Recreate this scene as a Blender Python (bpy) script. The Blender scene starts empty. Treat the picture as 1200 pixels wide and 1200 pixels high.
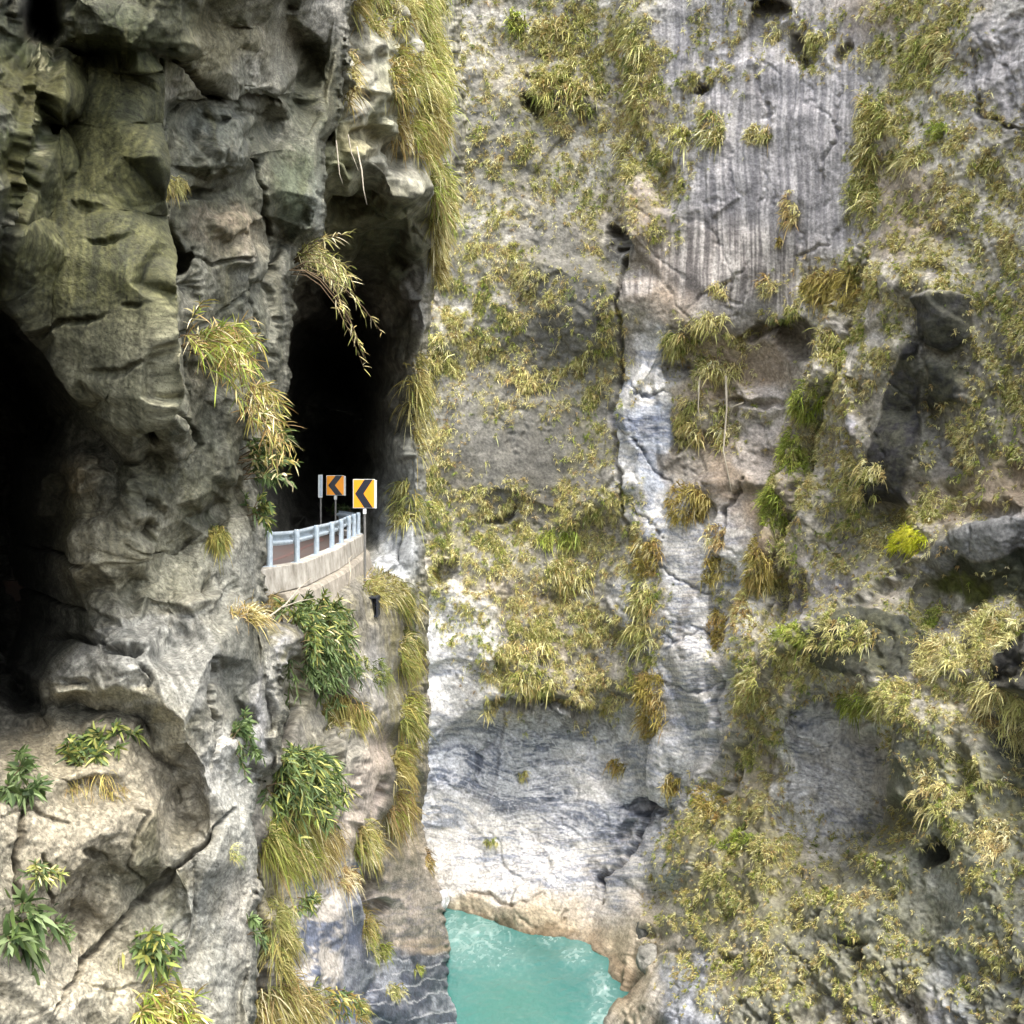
import bpy, math
import numpy as np
from mathutils import Vector
from mathutils.geometry import delaunay_2d_cdt

STEP = 1.17            # spacing of the rock surface samples, in 1/1203 of the distance
F, CX, HY, EYE = 1203.0, 600.0, 550.0, 32.0     # focal length, optical centre, horizon row, eye height above the river
rng = np.random.default_rng(11)
C = bpy.context.scene.collection
f32 = np.float32

# ------------------------------------------------------------------ small helpers
def lin(r, g, b):
    v = np.array([r, g, b], float) / 255.0
    return np.where(v <= 0.04045, v / 12.92, ((v + 0.055) / 1.055) ** 2.4)

def P(px, py, Y):
    """a point at distance Y in the direction (px, py)"""
    return np.array([(px - CX) / F * Y, Y, EYE + (HY - py) / F * Y])

def sstep(a, b, x):
    t = np.clip((x - a) / (b - a), 0, 1)
    return t * t * (3 - 2 * t)

# ------------------------------------------------------------------ noise
_prm = rng.permutation(512).astype(np.int32)
_prm = np.concatenate([_prm, _prm, _prm, _prm])
_g3 = rng.normal(size=(512, 3)); _g3 = (_g3 / np.linalg.norm(_g3, axis=1)[:, None]).astype(f32)
_a2 = rng.uniform(0, 2 * math.pi, 512); _g2 = np.stack([np.cos(_a2), np.sin(_a2)], 1).astype(f32)

def pn3(x, y, z):
    x = x.astype(f32); y = y.astype(f32); z = z.astype(f32)
    xi = np.floor(x); yi = np.floor(y); zi = np.floor(z)
    xf = x - xi; yf = y - yi; zf = z - zi
    xi = xi.astype(np.int32) & 511; yi = yi.astype(np.int32) & 511; zi = zi.astype(np.int32) & 511
    u = xf * xf * (3 - 2 * xf); v = yf * yf * (3 - 2 * yf); w = zf * zf * (3 - 2 * zf)
    out = 0
    for dx in (0, 1):
        a = _prm[xi + dx]; wu = u if dx else 1 - u
        for dy in (0, 1):
            b = _prm[a + yi + dy]; wv = wu * (v if dy else 1 - v)
            for dz in (0, 1):
                g = _g3[_prm[b + zi + dz]]
                out = out + wv * (w if dz else 1 - w) * (g[..., 0] * (xf - dx) + g[..., 1] * (yf - dy) + g[..., 2] * (zf - dz))
    return out * 1.6

def pn2(x, y):
    x = np.asarray(x, f32); y = np.asarray(y, f32)
    xi = np.floor(x); yi = np.floor(y); xf = x - xi; yf = y - yi
    xi = xi.astype(np.int32) & 511; yi = yi.astype(np.int32) & 511
    u = xf * xf * (3 - 2 * xf); v = yf * yf * (3 - 2 * yf)
    out = 0
    for dx in (0, 1):
        a = _prm[xi + dx]; wu = u if dx else 1 - u
        for dy in (0, 1):
            g = _g2[_prm[a + yi + dy]]
            out = out + wu * (v if dy else 1 - v) * (g[..., 0] * (xf - dx) + g[..., 1] * (yf - dy))
    return out * 1.4

def fbm2(x, y, n=4, gain=0.5):
    o, a = 0, 1.0
    for k in range(n):
        o = o + a * pn2(x * 2 ** k + 17.3 * k, y * 2 ** k - 9.1 * k); a *= gain
    return o

def fbm3(p, s, n=4, gain=0.5, off=0.0):
    o, a = 0, 1.0
    for k in range(n):
        q = s * 2 ** k
        o = o + a * pn3(p[..., 0] * q + off + 5.2 * k, p[..., 1] * q + 3.1 * k, p[..., 2] * q - 7.7 * k); a *= gain
    return o

_jit = rng.uniform(-0.34, 0.34, (512, 3)).astype(f32)
_off = rng.uniform(-1, 1, 512).astype(f32)
_til = rng.normal(size=(512, 3)).astype(f32)

def cells(p, size, aniso=(1, 1, 1), tilt=0.5, off=0.0):
    """broken rock: nearest seed of a jittered lattice, each with its own step and tilted face. Returns (height, edge distance)"""
    q = [(p[..., i] / (size * aniso[i]) + off + 3.7 * i).astype(f32) for i in range(3)]
    b = [np.floor(v - 0.5) for v in q]
    best = np.full(q[0].shape, 9.0, f32); sec = best.copy(); h = np.zeros_like(best)
    for dx in (0, 1):
        for dy in (0, 1):
            for dz in (0, 1):
                ii = [(b[0] + dx), (b[1] + dy), (b[2] + dz)]
                k = _prm[_prm[_prm[ii[0].astype(np.int32) & 511] + (ii[1].astype(np.int32) & 511)] + (ii[2].astype(np.int32) & 511)]
                j = _jit[k]
                d = [q[i] - ii[i] - 0.5 - j[..., i] for i in range(3)]
                r = d[0] ** 2 + d[1] ** 2 + d[2] ** 2
                t = _til[k]
                hh = _off[k] + tilt * (t[..., 0] * d[0] + t[..., 1] * d[1] + t[..., 2] * d[2])
                n = r < best
                sec = np.where(n, best, np.minimum(sec, r))
                best = np.where(n, r, best); h = np.where(n, hh, h)
    return h, np.sqrt(sec) - np.sqrt(best)

def terrace(t, sharp=0.8):
    """steps with flat treads and short risers"""
    f = np.floor(t); return f + sstep(sharp, 1.0, t - f)

def blur(a, n, it=2):
    for _ in range(it):
        for ax in (0, 1):
            pad = [(0, 0)] * a.ndim; pad[ax] = (n + 1, n)
            c = np.cumsum(np.pad(a, pad, mode='edge').astype(np.float64), axis=ax)
            hi = np.take(c, range(2 * n + 1, c.shape[ax]), axis=ax); lo = np.take(c, range(0, c.shape[ax] - 2 * n - 1), axis=ax)
            a = (hi - lo) / (2 * n + 1)
    return a.astype(f32)

# ------------------------------------------------------------------ rock surfaces
def axis(lo, hi, olo, ohi, step=None):
    step = step or STEP
    core = np.arange(lo, hi + step, step)
    def ext(a, b):
        out = []; s = step; x = a
        while (x < b if b > a else x > b):
            s = min(s * 1.35, 60); x += s if b > a else -s; out.append(x)
        return out
    return np.array(ext(lo, olo)[::-1] + list(core) + ext(core[-1], ohi))

def seg_dist(U, V, a, b):
    dx, dy = b[0] - a[0], b[1] - a[1]
    t = np.clip(((U - a[0]) * dx + (V - a[1]) * dy) / (dx * dx + dy * dy + 1e-9), 0, 1)
    return np.hypot(U - a[0] - t * dx, V - a[1] - t * dy), t

def poly_sdf(U, V, pts):
    """signed distance, positive inside"""
    d = np.full(U.shape, 1e9); ins = np.zeros(U.shape, bool)
    for i in range(len(pts)):
        a, b = pts[i], pts[(i + 1) % len(pts)]
        d = np.minimum(d, seg_dist(U, V, a, b)[0])
        if a[1] != b[1]:
            c = ((a[1] > V) != (b[1] > V)) & (U < (b[0] - a[0]) * (V - a[1]) / (b[1] - a[1]) + a[0])
            ins ^= c
    return np.where(ins, d, -d)

class Sheet:
    def __init__(s, us, vs, pts, outline=None, curl=0.02, cut=30, soft=3, warp=(9, 3), st=(0.008, 0.022)):
        s.us, s.vs = us, vs
        s.U, s.V = np.meshgrid(us, vs)
        U, V = s.U.astype(f32), s.V.astype(f32)
        s.WU = U + warp[0] * fbm2(U / 42, V / 42, 2) * 1.3 + warp[1] * fbm2(U / 9 + 40, V / 9, 2) * 1.3
        s.WV = V + warp[0] * fbm2(U / 42 + 90, V / 42 + 7, 2) * 1.3 + warp[1] * fbm2(U / 9, V / 9 + 60, 2) * 1.3
        # faceted base: planes between the surveyed points
        co = [Vector((float(a), float(b))) for a, b, _ in pts]
        vv, _e, tris, ov, _oe, _of = delaunay_2d_cdt(co, [], [], 0, 1e-4)
        Z = np.full(s.U.shape, np.nan)
        dep = [1.0 / pts[o[0]][2] for o in ov]
        u6 = U + warp[1] * 1.2 * pn2(U / 34 + 11, V / 34); v6 = V + warp[1] * 1.2 * pn2(U / 34, V / 34 + 31)
        for t in tris:
            a, b, c = (vv[i] for i in t)
            lo = (min(a.x, b.x, c.x) - 12, min(a.y, b.y, c.y) - 12); hi = (max(a.x, b.x, c.x) + 12, max(a.y, b.y, c.y) + 12)
            i0, i1 = np.searchsorted(us, [lo[0], hi[0]]); j0, j1 = np.searchsorted(vs, [lo[1], hi[1]])
            if i1 <= i0 or j1 <= j0: continue
            x = u6[j0:j1, i0:i1]; y = v6[j0:j1, i0:i1]
            den = (b.y - c.y) * (a.x - c.x) + (c.x - b.x) * (a.y - c.y)
            if abs(den) < 1e-6: continue
            l0 = ((b.y - c.y) * (x - c.x) + (c.x - b.x) * (y - c.y)) / den
            l1 = ((c.y - a.y) * (x - c.x) + (a.x - c.x) * (y - c.y)) / den
            l2 = 1 - l0 - l1
            m = (l0 >= -1e-4) & (l1 >= -1e-4) & (l2 >= -1e-4)
            z = l0 * dep[t[0]] + l1 * dep[t[1]] + l2 * dep[t[2]]
            Z[j0:j1, i0:i1] = np.where(m, z, Z[j0:j1, i0:i1])
        bad = np.isnan(Z)
        Z[bad] = np.nanmean(Z)
        s.bad = bad
        Y = 1.0 / Z
        if soft: Y = blur(Y, soft, 2)
        s.keep = ~bad
        lg = np.log(Y); s0, s1 = st; st = np.maximum(np.abs(np.gradient(lg, axis=0)), np.abs(np.gradient(lg, axis=1)))
        st = np.clip(blur(sstep(s0, s1, blur(st, 1, 1)), 3, 1) * 1.3, 0, 1)
        Y = Y * (1 - st) + blur(Y, 4, 2) * st          # steep steps are drawn out so that they never alias into teeth
        s.steep = st
        if outline is not None:
            cu = np.arange(us[0] - 8, us[-1] + 16, 6.0) if us[-1] - us[0] < 2500 else None
            d = poly_sdf(s.WU * 0.8 + U * 0.2, s.WV * 0.8 + V * 0.2, outline)
            s.sdf = d
            out = np.clip(-d, 0, 80)
            d = d + 2.2 * pn2(U / 15, V / 15); out = np.clip(-d, 0, 80)
            Y = Y * (1 + 0.22 * np.minimum(out, 3) / 3 * np.minimum(out, 1) + 0.05 * np.maximum(out, 0) + 0.012 * np.clip(5 - d, 0, 5) * (d > 0) + 0.06 * (d <= 0))
            s.keep &= d > -9
        s.Y = Y
        s.B = s.pos(Y)
        nb = s.normals(blur(s.Y, 6, 2))
        s.N0 = nb
        vd = s.B - np.array([0, 0, EYE]); vd = -vd / np.linalg.norm(vd, axis=-1)[..., None]
        m = nb * 0.45 + vd * 0.7
        s.M = m / np.linalg.norm(m, axis=-1)[..., None]
        s.M = s.M / np.linalg.norm(s.M, axis=-1)[..., None]
        s.G = s.pos(blur(s.Y, 5, 2))          # calmer copy of the surface that the relief is sampled on
        du = np.linalg.norm(np.diff(s.G, axis=1, append=s.G[:, -1:]), axis=-1); dv = np.linalg.norm(np.diff(s.G, axis=0, append=s.G[-1:]), axis=-1)
        s.space = blur(np.maximum(du, dv), 2, 1)
        s.disp = np.zeros(s.U.shape, f32); s.feat = np.zeros(s.U.shape, f32)
        s.col = np.zeros(s.U.shape + (3,), f32)
        s.wet = np.zeros(s.U.shape, f32)

    def att(s, lam):
        """1 where the samples lie close enough together to carry relief of this size, 0 where they do not"""
        return (1 - sstep(0.07 * lam, 0.24 * lam, s.space)).astype(f32)

    def pos(s, Y):
        return np.stack([(s.U - CX) / F * Y, Y, EYE + (HY - s.V) / F * Y], -1)

    def normals(s, Y=None, Pm=None):
        p = s.pos(Y) if Pm is None else Pm
        gu = np.gradient(p, axis=1); gv = np.gradient(p, axis=0)
        n = np.cross(gv, gu)
        n /= np.linalg.norm(n, axis=-1)[..., None] + 1e-12
        vd = p - np.array([0, 0, EYE])
        fl = np.sum(n * vd, -1) > 0
        n[fl] *= -1
        return n

    def box(s, x0, y0, x1, y1):
        i0, i1 = np.searchsorted(s.us, [x0, x1]); j0, j1 = np.searchsorted(s.vs, [y0, y1])
        return slice(j0, max(j1, j0 + 1)), slice(i0, max(i1, i0 + 1))

    def blob(s, cx, cy, rx, ry, ang=0, soft=0.5, warp=1.0):
        r = max(rx, ry) * (1 + soft) + 22
        sl = s.box(cx - r, cy - r, cx + r, cy + r)
        x = s.U[sl] * (1 - warp) + s.WU[sl] * warp - cx; y = s.V[sl] * (1 - warp) + s.WV[sl] * warp - cy
        c, n = math.cos(math.radians(ang)), math.sin(math.radians(ang))
        q = np.hypot((x * c + y * n) / rx, (-x * n + y * c) / ry)
        return sl, 1 - sstep(1 - soft, 1 + soft, q)

    def poly(s, pts, soft=8, warp=1.0):
        xs = [p[0] for p in pts]; ys = [p[1] for p in pts]; r = soft + 24
        sl = s.box(min(xs) - r, min(ys) - r, max(xs) + r, max(ys) + r)
        x = s.U[sl] * (1 - warp) + s.WU[sl] * warp; y = s.V[sl] * (1 - warp) + s.WV[sl] * warp
        return sl, sstep(-soft, soft, poly_sdf(x, y, pts))

    def line(s, pts, w, warp=0.6):
        xs = [p[0] for p in pts]; ys = [p[1] for p in pts]; r = w * 2 + 20
        sl = s.box(min(xs) - r, min(ys) - r, max(xs) + r, max(ys) + r)
        x = s.U[sl] * (1 - warp) + s.WU[sl] * warp; y = s.V[sl] * (1 - warp) + s.WV[sl] * warp
        d = np.full(x.shape, 1e9)
        n = len(pts) - 1
        for i in range(n):
            q, t = seg_dist(x, y, pts[i], pts[i + 1])
            f = (i + t) / n
            d = np.minimum(d, q / (w * (0.35 + 0.65 * np.sin(math.pi * np.clip(f, 0.04, 0.96)))))
        return sl, np.clip(1 - d, 0, 1)

    def paint(s, m, color, amt=1.0):
        sl, k = m
        k = (k * amt)[..., None].astype(f32)
        s.col[sl] = s.col[sl] * (1 - k) + np.asarray(color, f32) * k

    def push(s, m, d):
        s.feat[m[0]] += (m[1] * d).astype(f32)

    def tint(s, mask, color):
        k = mask[..., None].astype(f32)
        s.col[:] = s.col * (1 - k) + np.asarray(color, f32) * k

    def facet(s, spacing, keep_y, keep_d, box):
        """break the relief into flat fracture faces: planes through scattered points of the surface"""
        x0, y0, x1, y1 = box
        n = int((x1 - x0) * (y1 - y0) / spacing ** 2)
        px = rng.uniform(x0, x1, n); py = rng.uniform(y0, y1, n)
        big = fbm2(px / 70, py / 70, 2) > 0.0                     # some areas break into larger plates than others
        k = ~big | (rng.random(n) < 0.3); px, py = px[k], py[k]
        if hasattr(s, 'sdf'):
            j, i = s.idx(px, py); k = s.sdf[j, i] > 4; px, py = px[k], py[k]
        px = np.concatenate([px, [x0, x1, x0, x1]]); py = np.concatenate([py, [y0, y0, y1, y1]])
        vv, _e, tris, ov, _a, _b = delaunay_2d_cdt([Vector((float(a), float(b))) for a, b in zip(px, py)], [], [], 0, 1e-4)
        j, i = s.idx(px, py)
        dsm = blur(s.disp, 1, 1)
        D1 = dsm[j, i]; D2 = 1.0 / s.Y[j, i]
        sl = s.box(x0, y0, x1, y1)
        A = np.full(s.U.shape, np.nan); B = A.copy()
        wu = s.U + 1.6 * pn2(s.U / 9, s.V / 9); wv = s.V + 1.6 * pn2(s.U / 9 + 50, s.V / 9)
        us, vs = s.us, s.vs
        V2 = np.array([[v.x, v.y] for v in vv]); src = np.array([o[0] for o in ov])
        for t in tris:
            (ax, ay), (bx, by), (cx, cy) = V2[list(t)]
            i0, i1 = np.searchsorted(us, [min(ax, bx, cx) - 4, max(ax, bx, cx) + 4]); j0, j1 = np.searchsorted(vs, [min(ay, by, cy) - 4, max(ay, by, cy) + 4])
            den = (by - cy) * (ax - cx) + (cx - bx) * (ay - cy)
            if i1 <= i0 or j1 <= j0 or abs(den) < 1e-6: continue
            x = wu[j0:j1, i0:i1]; y = wv[j0:j1, i0:i1]
            l0 = ((by - cy) * (x - cx) + (cx - bx) * (y - cy)) / den; l1 = ((cy - ay) * (x - cx) + (ax - cx) * (y - cy)) / den; l2 = 1 - l0 - l1
            m = (l0 >= -1e-4) & (l1 >= -1e-4) & (l2 >= -1e-4)
            q = src[list(t)]
            A[j0:j1, i0:i1][m] = (l0 * D1[q[0]] + l1 * D1[q[1]] + l2 * D1[q[2]])[m]
            B[j0:j1, i0:i1][m] = (l0 * D2[q[0]] + l1 * D2[q[1]] + l2 * D2[q[2]])[m]
        ok = ~np.isnan(A)
        w = ok * (1 - s.steep)
        if hasattr(s, 'sdf'): w = w * sstep(8, 18, s.sdf)
        edge = np.minimum(np.minimum(s.U - x0, x1 - s.U), np.minimum(s.V - y0, y1 - s.V)); w = (w * sstep(0, 12, edge)).astype(f32)
        A = np.where(ok, A, 0); YB = np.where(ok, 1 / np.where(ok, B, 1), s.Y)
        near_ = blur(1 - sstep(0.03, 0.08, np.abs(YB / s.Y - 1)), 3, 2) ** 2; w = w * near_          # never bridge a real step
        s.disp = (s.disp * (1 - w * (1 - keep_d)) + A * w * (1 - keep_d)).astype(f32)
        s.Y = (s.Y * (1 - w * (1 - keep_y)) + YB * w * (1 - keep_y)).astype(f32)
        s.B = s.pos(s.Y)

    def finish(s):
        s.disp = s.disp + s.feat
        fine = blur(s.disp, 1, 1)
        s.disp = (fine * (1 - s.steep) + blur(s.disp, 4, 2) * s.steep).astype(f32)
        s.Pw = (s.B + s.M * s.disp[..., None]).astype(f32)
        s.Nw = s.normals(Pm=s.Pw.astype(np.float64))
        s.Ns = s.normals(Pm=np.stack([blur(s.Pw[..., i], 5, 1) for i in range(3)], -1).astype(np.float64))

    def idx(s, px, py):
        return (np.clip(np.searchsorted(s.vs, py), 0, len(s.vs) - 1), np.clip(np.searchsorted(s.us, px), 0, len(s.us) - 1))

    def at(s, px, py):
        j, i = s.idx(px, py)
        return s.Pw[j, i].astype(float), s.Ns[j, i]

    def build(s, name, mat, kind='structure'):
        H, W = s.U.shape
        keep = s.keep
        idn = np.full(H * W, -1, np.int64); kf = keep.ravel()
        idn[kf] = np.arange(kf.sum())
        I = np.arange(H * W).reshape(H, W)
        q = np.stack([I[:-1, :-1], I[1:, :-1], I[1:, 1:], I[:-1, 1:]], -1).reshape(-1, 4)
        q = idn[q]; q = q[(q >= 0).all(1)]
        return raw_mesh(name, s.Pw.reshape(-1, 3)[kf], q, mat, col=s.col.reshape(-1, 3)[kf], fl={'wet': s.wet.ravel()[kf]}, smooth=True, kind=kind)

def raw_mesh(name, v, faces, mat, col=None, fl=None, smooth=False, kind=None, parent=None, mats=None, midx=None):
    """faces: array (n,k) or list of such arrays -> ONE mesh object"""
    if not isinstance(faces, (list, tuple)): faces = [faces]
    faces = [np.asarray(f, np.int32) for f in faces if len(f)]
    me = bpy.data.meshes.new(name)
    me.vertices.add(len(v)); me.vertices.foreach_set('co', np.asarray(v, f32).ravel())
    nl = sum(f.size for f in faces); nf = sum(len(f) for f in faces)
    me.loops.add(nl); me.polygons.add(nf)
    me.loops.foreach_set('vertex_index', np.concatenate([f.ravel() for f in faces]))
    tot = np.concatenate([np.full(len(f), f.shape[1], np.int32) for f in faces])
    me.polygons.foreach_set('loop_start', np.concatenate([[0], np.cumsum(tot)[:-1]]).astype(np.int32))
    me.polygons.foreach_set('loop_total', tot)
    if midx is not None: me.polygons.foreach_set('material_index', np.asarray(midx, np.int32))
    me.update(calc_edges=True)
    me.validate()
    if col is not None:
        a = me.color_attributes.new('Col', 'FLOAT_COLOR', 'POINT')
        c = np.ones((len(v), 4), f32); c[:, :3] = col
        a.data.foreach_set('color', c.ravel())
    for k, w in (fl or {}).items():
        a = me.attributes.new(k, 'FLOAT', 'POINT'); a.data.foreach_set('value', np.asarray(w, f32))
    if smooth: me.polygons.foreach_set('use_smooth', np.ones(len(me.polygons), bool))
    for m in (mats or [mat]): me.materials.append(m)
    o = bpy.data.objects.new(name, me); C.objects.link(o)
    if kind: o['kind'] = kind
    if parent is not None: o.parent = parent
    return o

def tag(o, label=None, cat=None, group=None, kind=None):
    if label: o['label'] = label
    if cat: o['category'] = cat
    if group: o['group'] = group
    if kind: o['kind'] = kind
    elif label: o['kind'] = 'thing'
    return o

def empty(name, loc, label, cat, group=None, rz=0.0):
    o = bpy.data.objects.new(name, None); C.objects.link(o)
    o.location = loc; o.rotation_euler = (0, 0, rz); o.empty_display_size = 0.2
    return tag(o, label, cat, group)

# ------------------------------------------------------------------ materials
def new_mat(name):
    m = bpy.data.materials.new(name); m.use_nodes = True
    nt = m.node_tree; nt.nodes.clear()
    return m, nt, nt.nodes, nt.links

def rock_mat(name, scale, bump, rough=0.85, crack=0.25, grain=0.9, pits=0.45, mott=1.2):
    """surface colour (minerals, moss, stains, painted cave shade) from the mesh, broken up by fine procedural grain, veins and cracks"""
    m, nt, N, L = new_mat(name)
    out = N.new('ShaderNodeOutputMaterial'); bs = N.new('ShaderNodeBsdfPrincipled'); L.new(bs.outputs[0], out.inputs[0])
    at = N.new('ShaderNodeAttribute'); at.attribute_name = 'Col'
    wt = N.new('ShaderNodeAttribute'); wt.attribute_name = 'wet'
    tc = N.new('ShaderNodeTexCoord')
    def noise(sc, det=6, rgh=0.6, dist=0.0, vec=None):
        n = N.new('ShaderNodeTexNoise'); n.inputs['Scale'].default_value = sc; n.inputs['Detail'].default_value = det
        n.inputs['Roughness'].default_value = rgh; n.inputs['Distortion'].default_value = dist
        L.new(vec or tc.outputs['Object'], n.inputs['Vector']); return n
    def mth(op, a, b=None):
        n = N.new('ShaderNodeMath'); n.operation = op
        for i, v in enumerate((a, b)):
            if v is None: continue
            if isinstance(v, (int, float)): n.inputs[i].default_value = v
            else: L.new(v, n.inputs[i])
        return n.outputs[0]
    n1 = noise(1.1 * scale, 8, 0.68, 0.4); n2 = noise(5.0 * scale, 6, 0.7, 0.2)
    mp = N.new('ShaderNodeMapping'); mp.inputs['Scale'].default_value = (1, 1, 0.16); L.new(tc.outputs['Object'], mp.inputs['Vector'])
    n3 = noise(3.2 * scale, 5, 0.6, 0.3, mp.outputs[0])
    vo = N.new('ShaderNodeTexVoronoi'); vo.feature = 'DISTANCE_TO_EDGE'; vo.inputs['Scale'].default_value = 1.5 * scale
    wv = N.new('ShaderNodeVectorMath'); wv.operation = 'ADD'; L.new(tc.outputs['Object'], wv.inputs[0])
    sc_ = N.new('ShaderNodeVectorMath'); sc_.operation = 'SCALE'; sc_.inputs['Scale'].default_value = 1.0 / scale; L.new(n1.outputs['Color'], sc_.inputs[0])
    L.new(sc_.outputs[0], wv.inputs[1]); L.new(wv.outputs[0], vo.inputs['Vector'])
    r = N.new('ShaderNodeMapRange'); r.inputs['From Min'].default_value = 0.0; r.inputs['From Max'].default_value = 0.035
    r.inputs['To Min'].default_value = 1 - crack; r.inputs['To Max'].default_value = 1.0; L.new(vo.outputs['Distance'], r.inputs['Value'])
    a = mth('MULTIPLY', mth('ADD', mth('MULTIPLY', n1.outputs['Fac'], mott), 1.0 - mott / 2), mth('ADD', mth('MULTIPLY', n2.outputs['Fac'], grain), 1.0 - grain / 2))
    a = mth('MULTIPLY', a, mth('ADD', mth('MULTIPLY', n3.outputs['Fac'], 0.5), 0.75))
    n5 = noise(13.0 * scale, 5, 0.75, 0.3)
    pit = N.new('ShaderNodeMapRange'); pit.inputs['From Min'].default_value = 0.34; pit.inputs['From Max'].default_value = 0.46; pit.inputs['To Min'].default_value = 1 - pits; L.new(n5.outputs['Fac'], pit.inputs['Value'])
    a = mth('MULTIPLY', mth('MULTIPLY', a, pit.outputs[0]), r.outputs[0])
    mx = N.new('ShaderNodeVectorMath'); mx.operation = 'SCALE'; L.new(at.outputs['Color'], mx.inputs[0]); L.new(a, mx.inputs['Scale'])
    L.new(mx.outputs[0], bs.inputs['Base Color'])
    L.new(mth('SUBTRACT', rough, mth('MULTIPLY', wt.outputs['Fac'], 0.42)), bs.inputs['Roughness'])
    bs.inputs['Specular IOR Level'].default_value = 0.3
    n4 = noise(17.0 * scale, 4, 0.65, 0.0)
    h = mth('ADD', mth('ADD', mth('MULTIPLY', n4.outputs['Fac'], 0.16), mth('MULTIPLY', n1.outputs['Fac'], 1.0)), mth('ADD', mth('MULTIPLY', n2.outputs['Fac'], 0.5), mth('MULTIPLY', r.outputs[0], 0.35)))
    bp = N.new('ShaderNodeBump'); bp.inputs['Strength'].default_value = 0.9; bp.inputs['Distance'].default_value = bump
    L.new(h, bp.inputs['Height']); L.new(bp.outputs[0], bs.inputs['Normal'])
    return m

def leaf_mat(name, trans=0.3):
    m, nt, N, L = new_mat(name)
    out = N.new('ShaderNodeOutputMaterial'); bs = N.new('ShaderNodeBsdfPrincipled'); tr = N.new('ShaderNodeBsdfTranslucent'); mx = N.new('ShaderNodeMixShader')
    at = N.new('ShaderNodeAttribute'); at.attribute_name = 'Col'
    tc = N.new('ShaderNodeTexCoord'); n = N.new('ShaderNodeTexNoise'); n.inputs['Scale'].default_value = 7; n.inputs['Detail'].default_value = 3
    L.new(tc.outputs['Object'], n.inputs['Vector'])
    s = N.new('ShaderNodeMath'); s.operation = 'MULTIPLY_ADD'; L.new(n.outputs['Fac'], s.inputs[0]); s.inputs[1].default_value = 0.7; s.inputs[2].default_value = 0.65
    v = N.new('ShaderNodeVectorMath'); v.operation = 'SCALE'; L.new(at.outputs['Color'], v.inputs[0]); L.new(s.outputs[0], v.inputs['Scale'])
    L.new(v.outputs[0], bs.inputs['Base Color']); L.new(v.outputs[0], tr.inputs['Color'])
    bs.inputs['Roughness'].default_value = 0.6; bs.inputs['Specular IOR Level'].default_value = 0.25
    mx.inputs[0].default_value = trans
    L.new(bs.outputs[0], mx.inputs[1]); L.new(tr.outputs[0], mx.inputs[2]); L.new(mx.outputs[0], out.inputs[0])
    return m

def plain_mat(name, color, rough=0.6, metal=0.0, var=0.35, scale=6.0, bump=0.0, col2=None, stretch=1.0):
    m, nt, N, L = new_mat(name)
    out = N.new('ShaderNodeOutputMaterial'); bs = N.new('ShaderNodeBsdfPrincipled'); L.new(bs.outputs[0], out.inputs[0])
    tc = N.new('ShaderNodeTexCoord'); n = N.new('ShaderNodeTexNoise'); n.inputs['Scale'].default_value = scale; n.inputs['Detail'].default_value = 7; n.inputs['Roughness'].default_value = 0.65
    mp = N.new('ShaderNodeMapping'); mp.inputs['Scale'].default_value = (1, 1, stretch); L.new(tc.outputs['Object'], mp.inputs['Vector'])
    L.new(mp.outputs[0], n.inputs['Vector'])
    r = N.new('ShaderNodeValToRGB'); r.color_ramp.elements[0].position = 0.3; r.color_ramp.elements[1].position = 0.7
    c = np.asarray(color, float); d = np.asarray(col2, float) if col2 is not None else c * (1 - var)
    r.color_ramp.elements[0].color = (*d, 1); r.color_ramp.elements[1].color = (*c, 1)
    L.new(n.outputs['Fac'], r.inputs[0]); L.new(r.outputs[0], bs.inputs['Base Color'])
    bs.inputs['Roughness'].default_value = rough; bs.inputs['Metallic'].default_value = metal
    if bump:
        b = N.new('ShaderNodeBump'); b.inputs['Distance'].default_value = bump; b.inputs['Strength'].default_value = 0.6
        L.new(n.outputs['Fac'], b.inputs['Height']); L.new(b.outputs[0], bs.inputs['Normal'])
    return m
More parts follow.
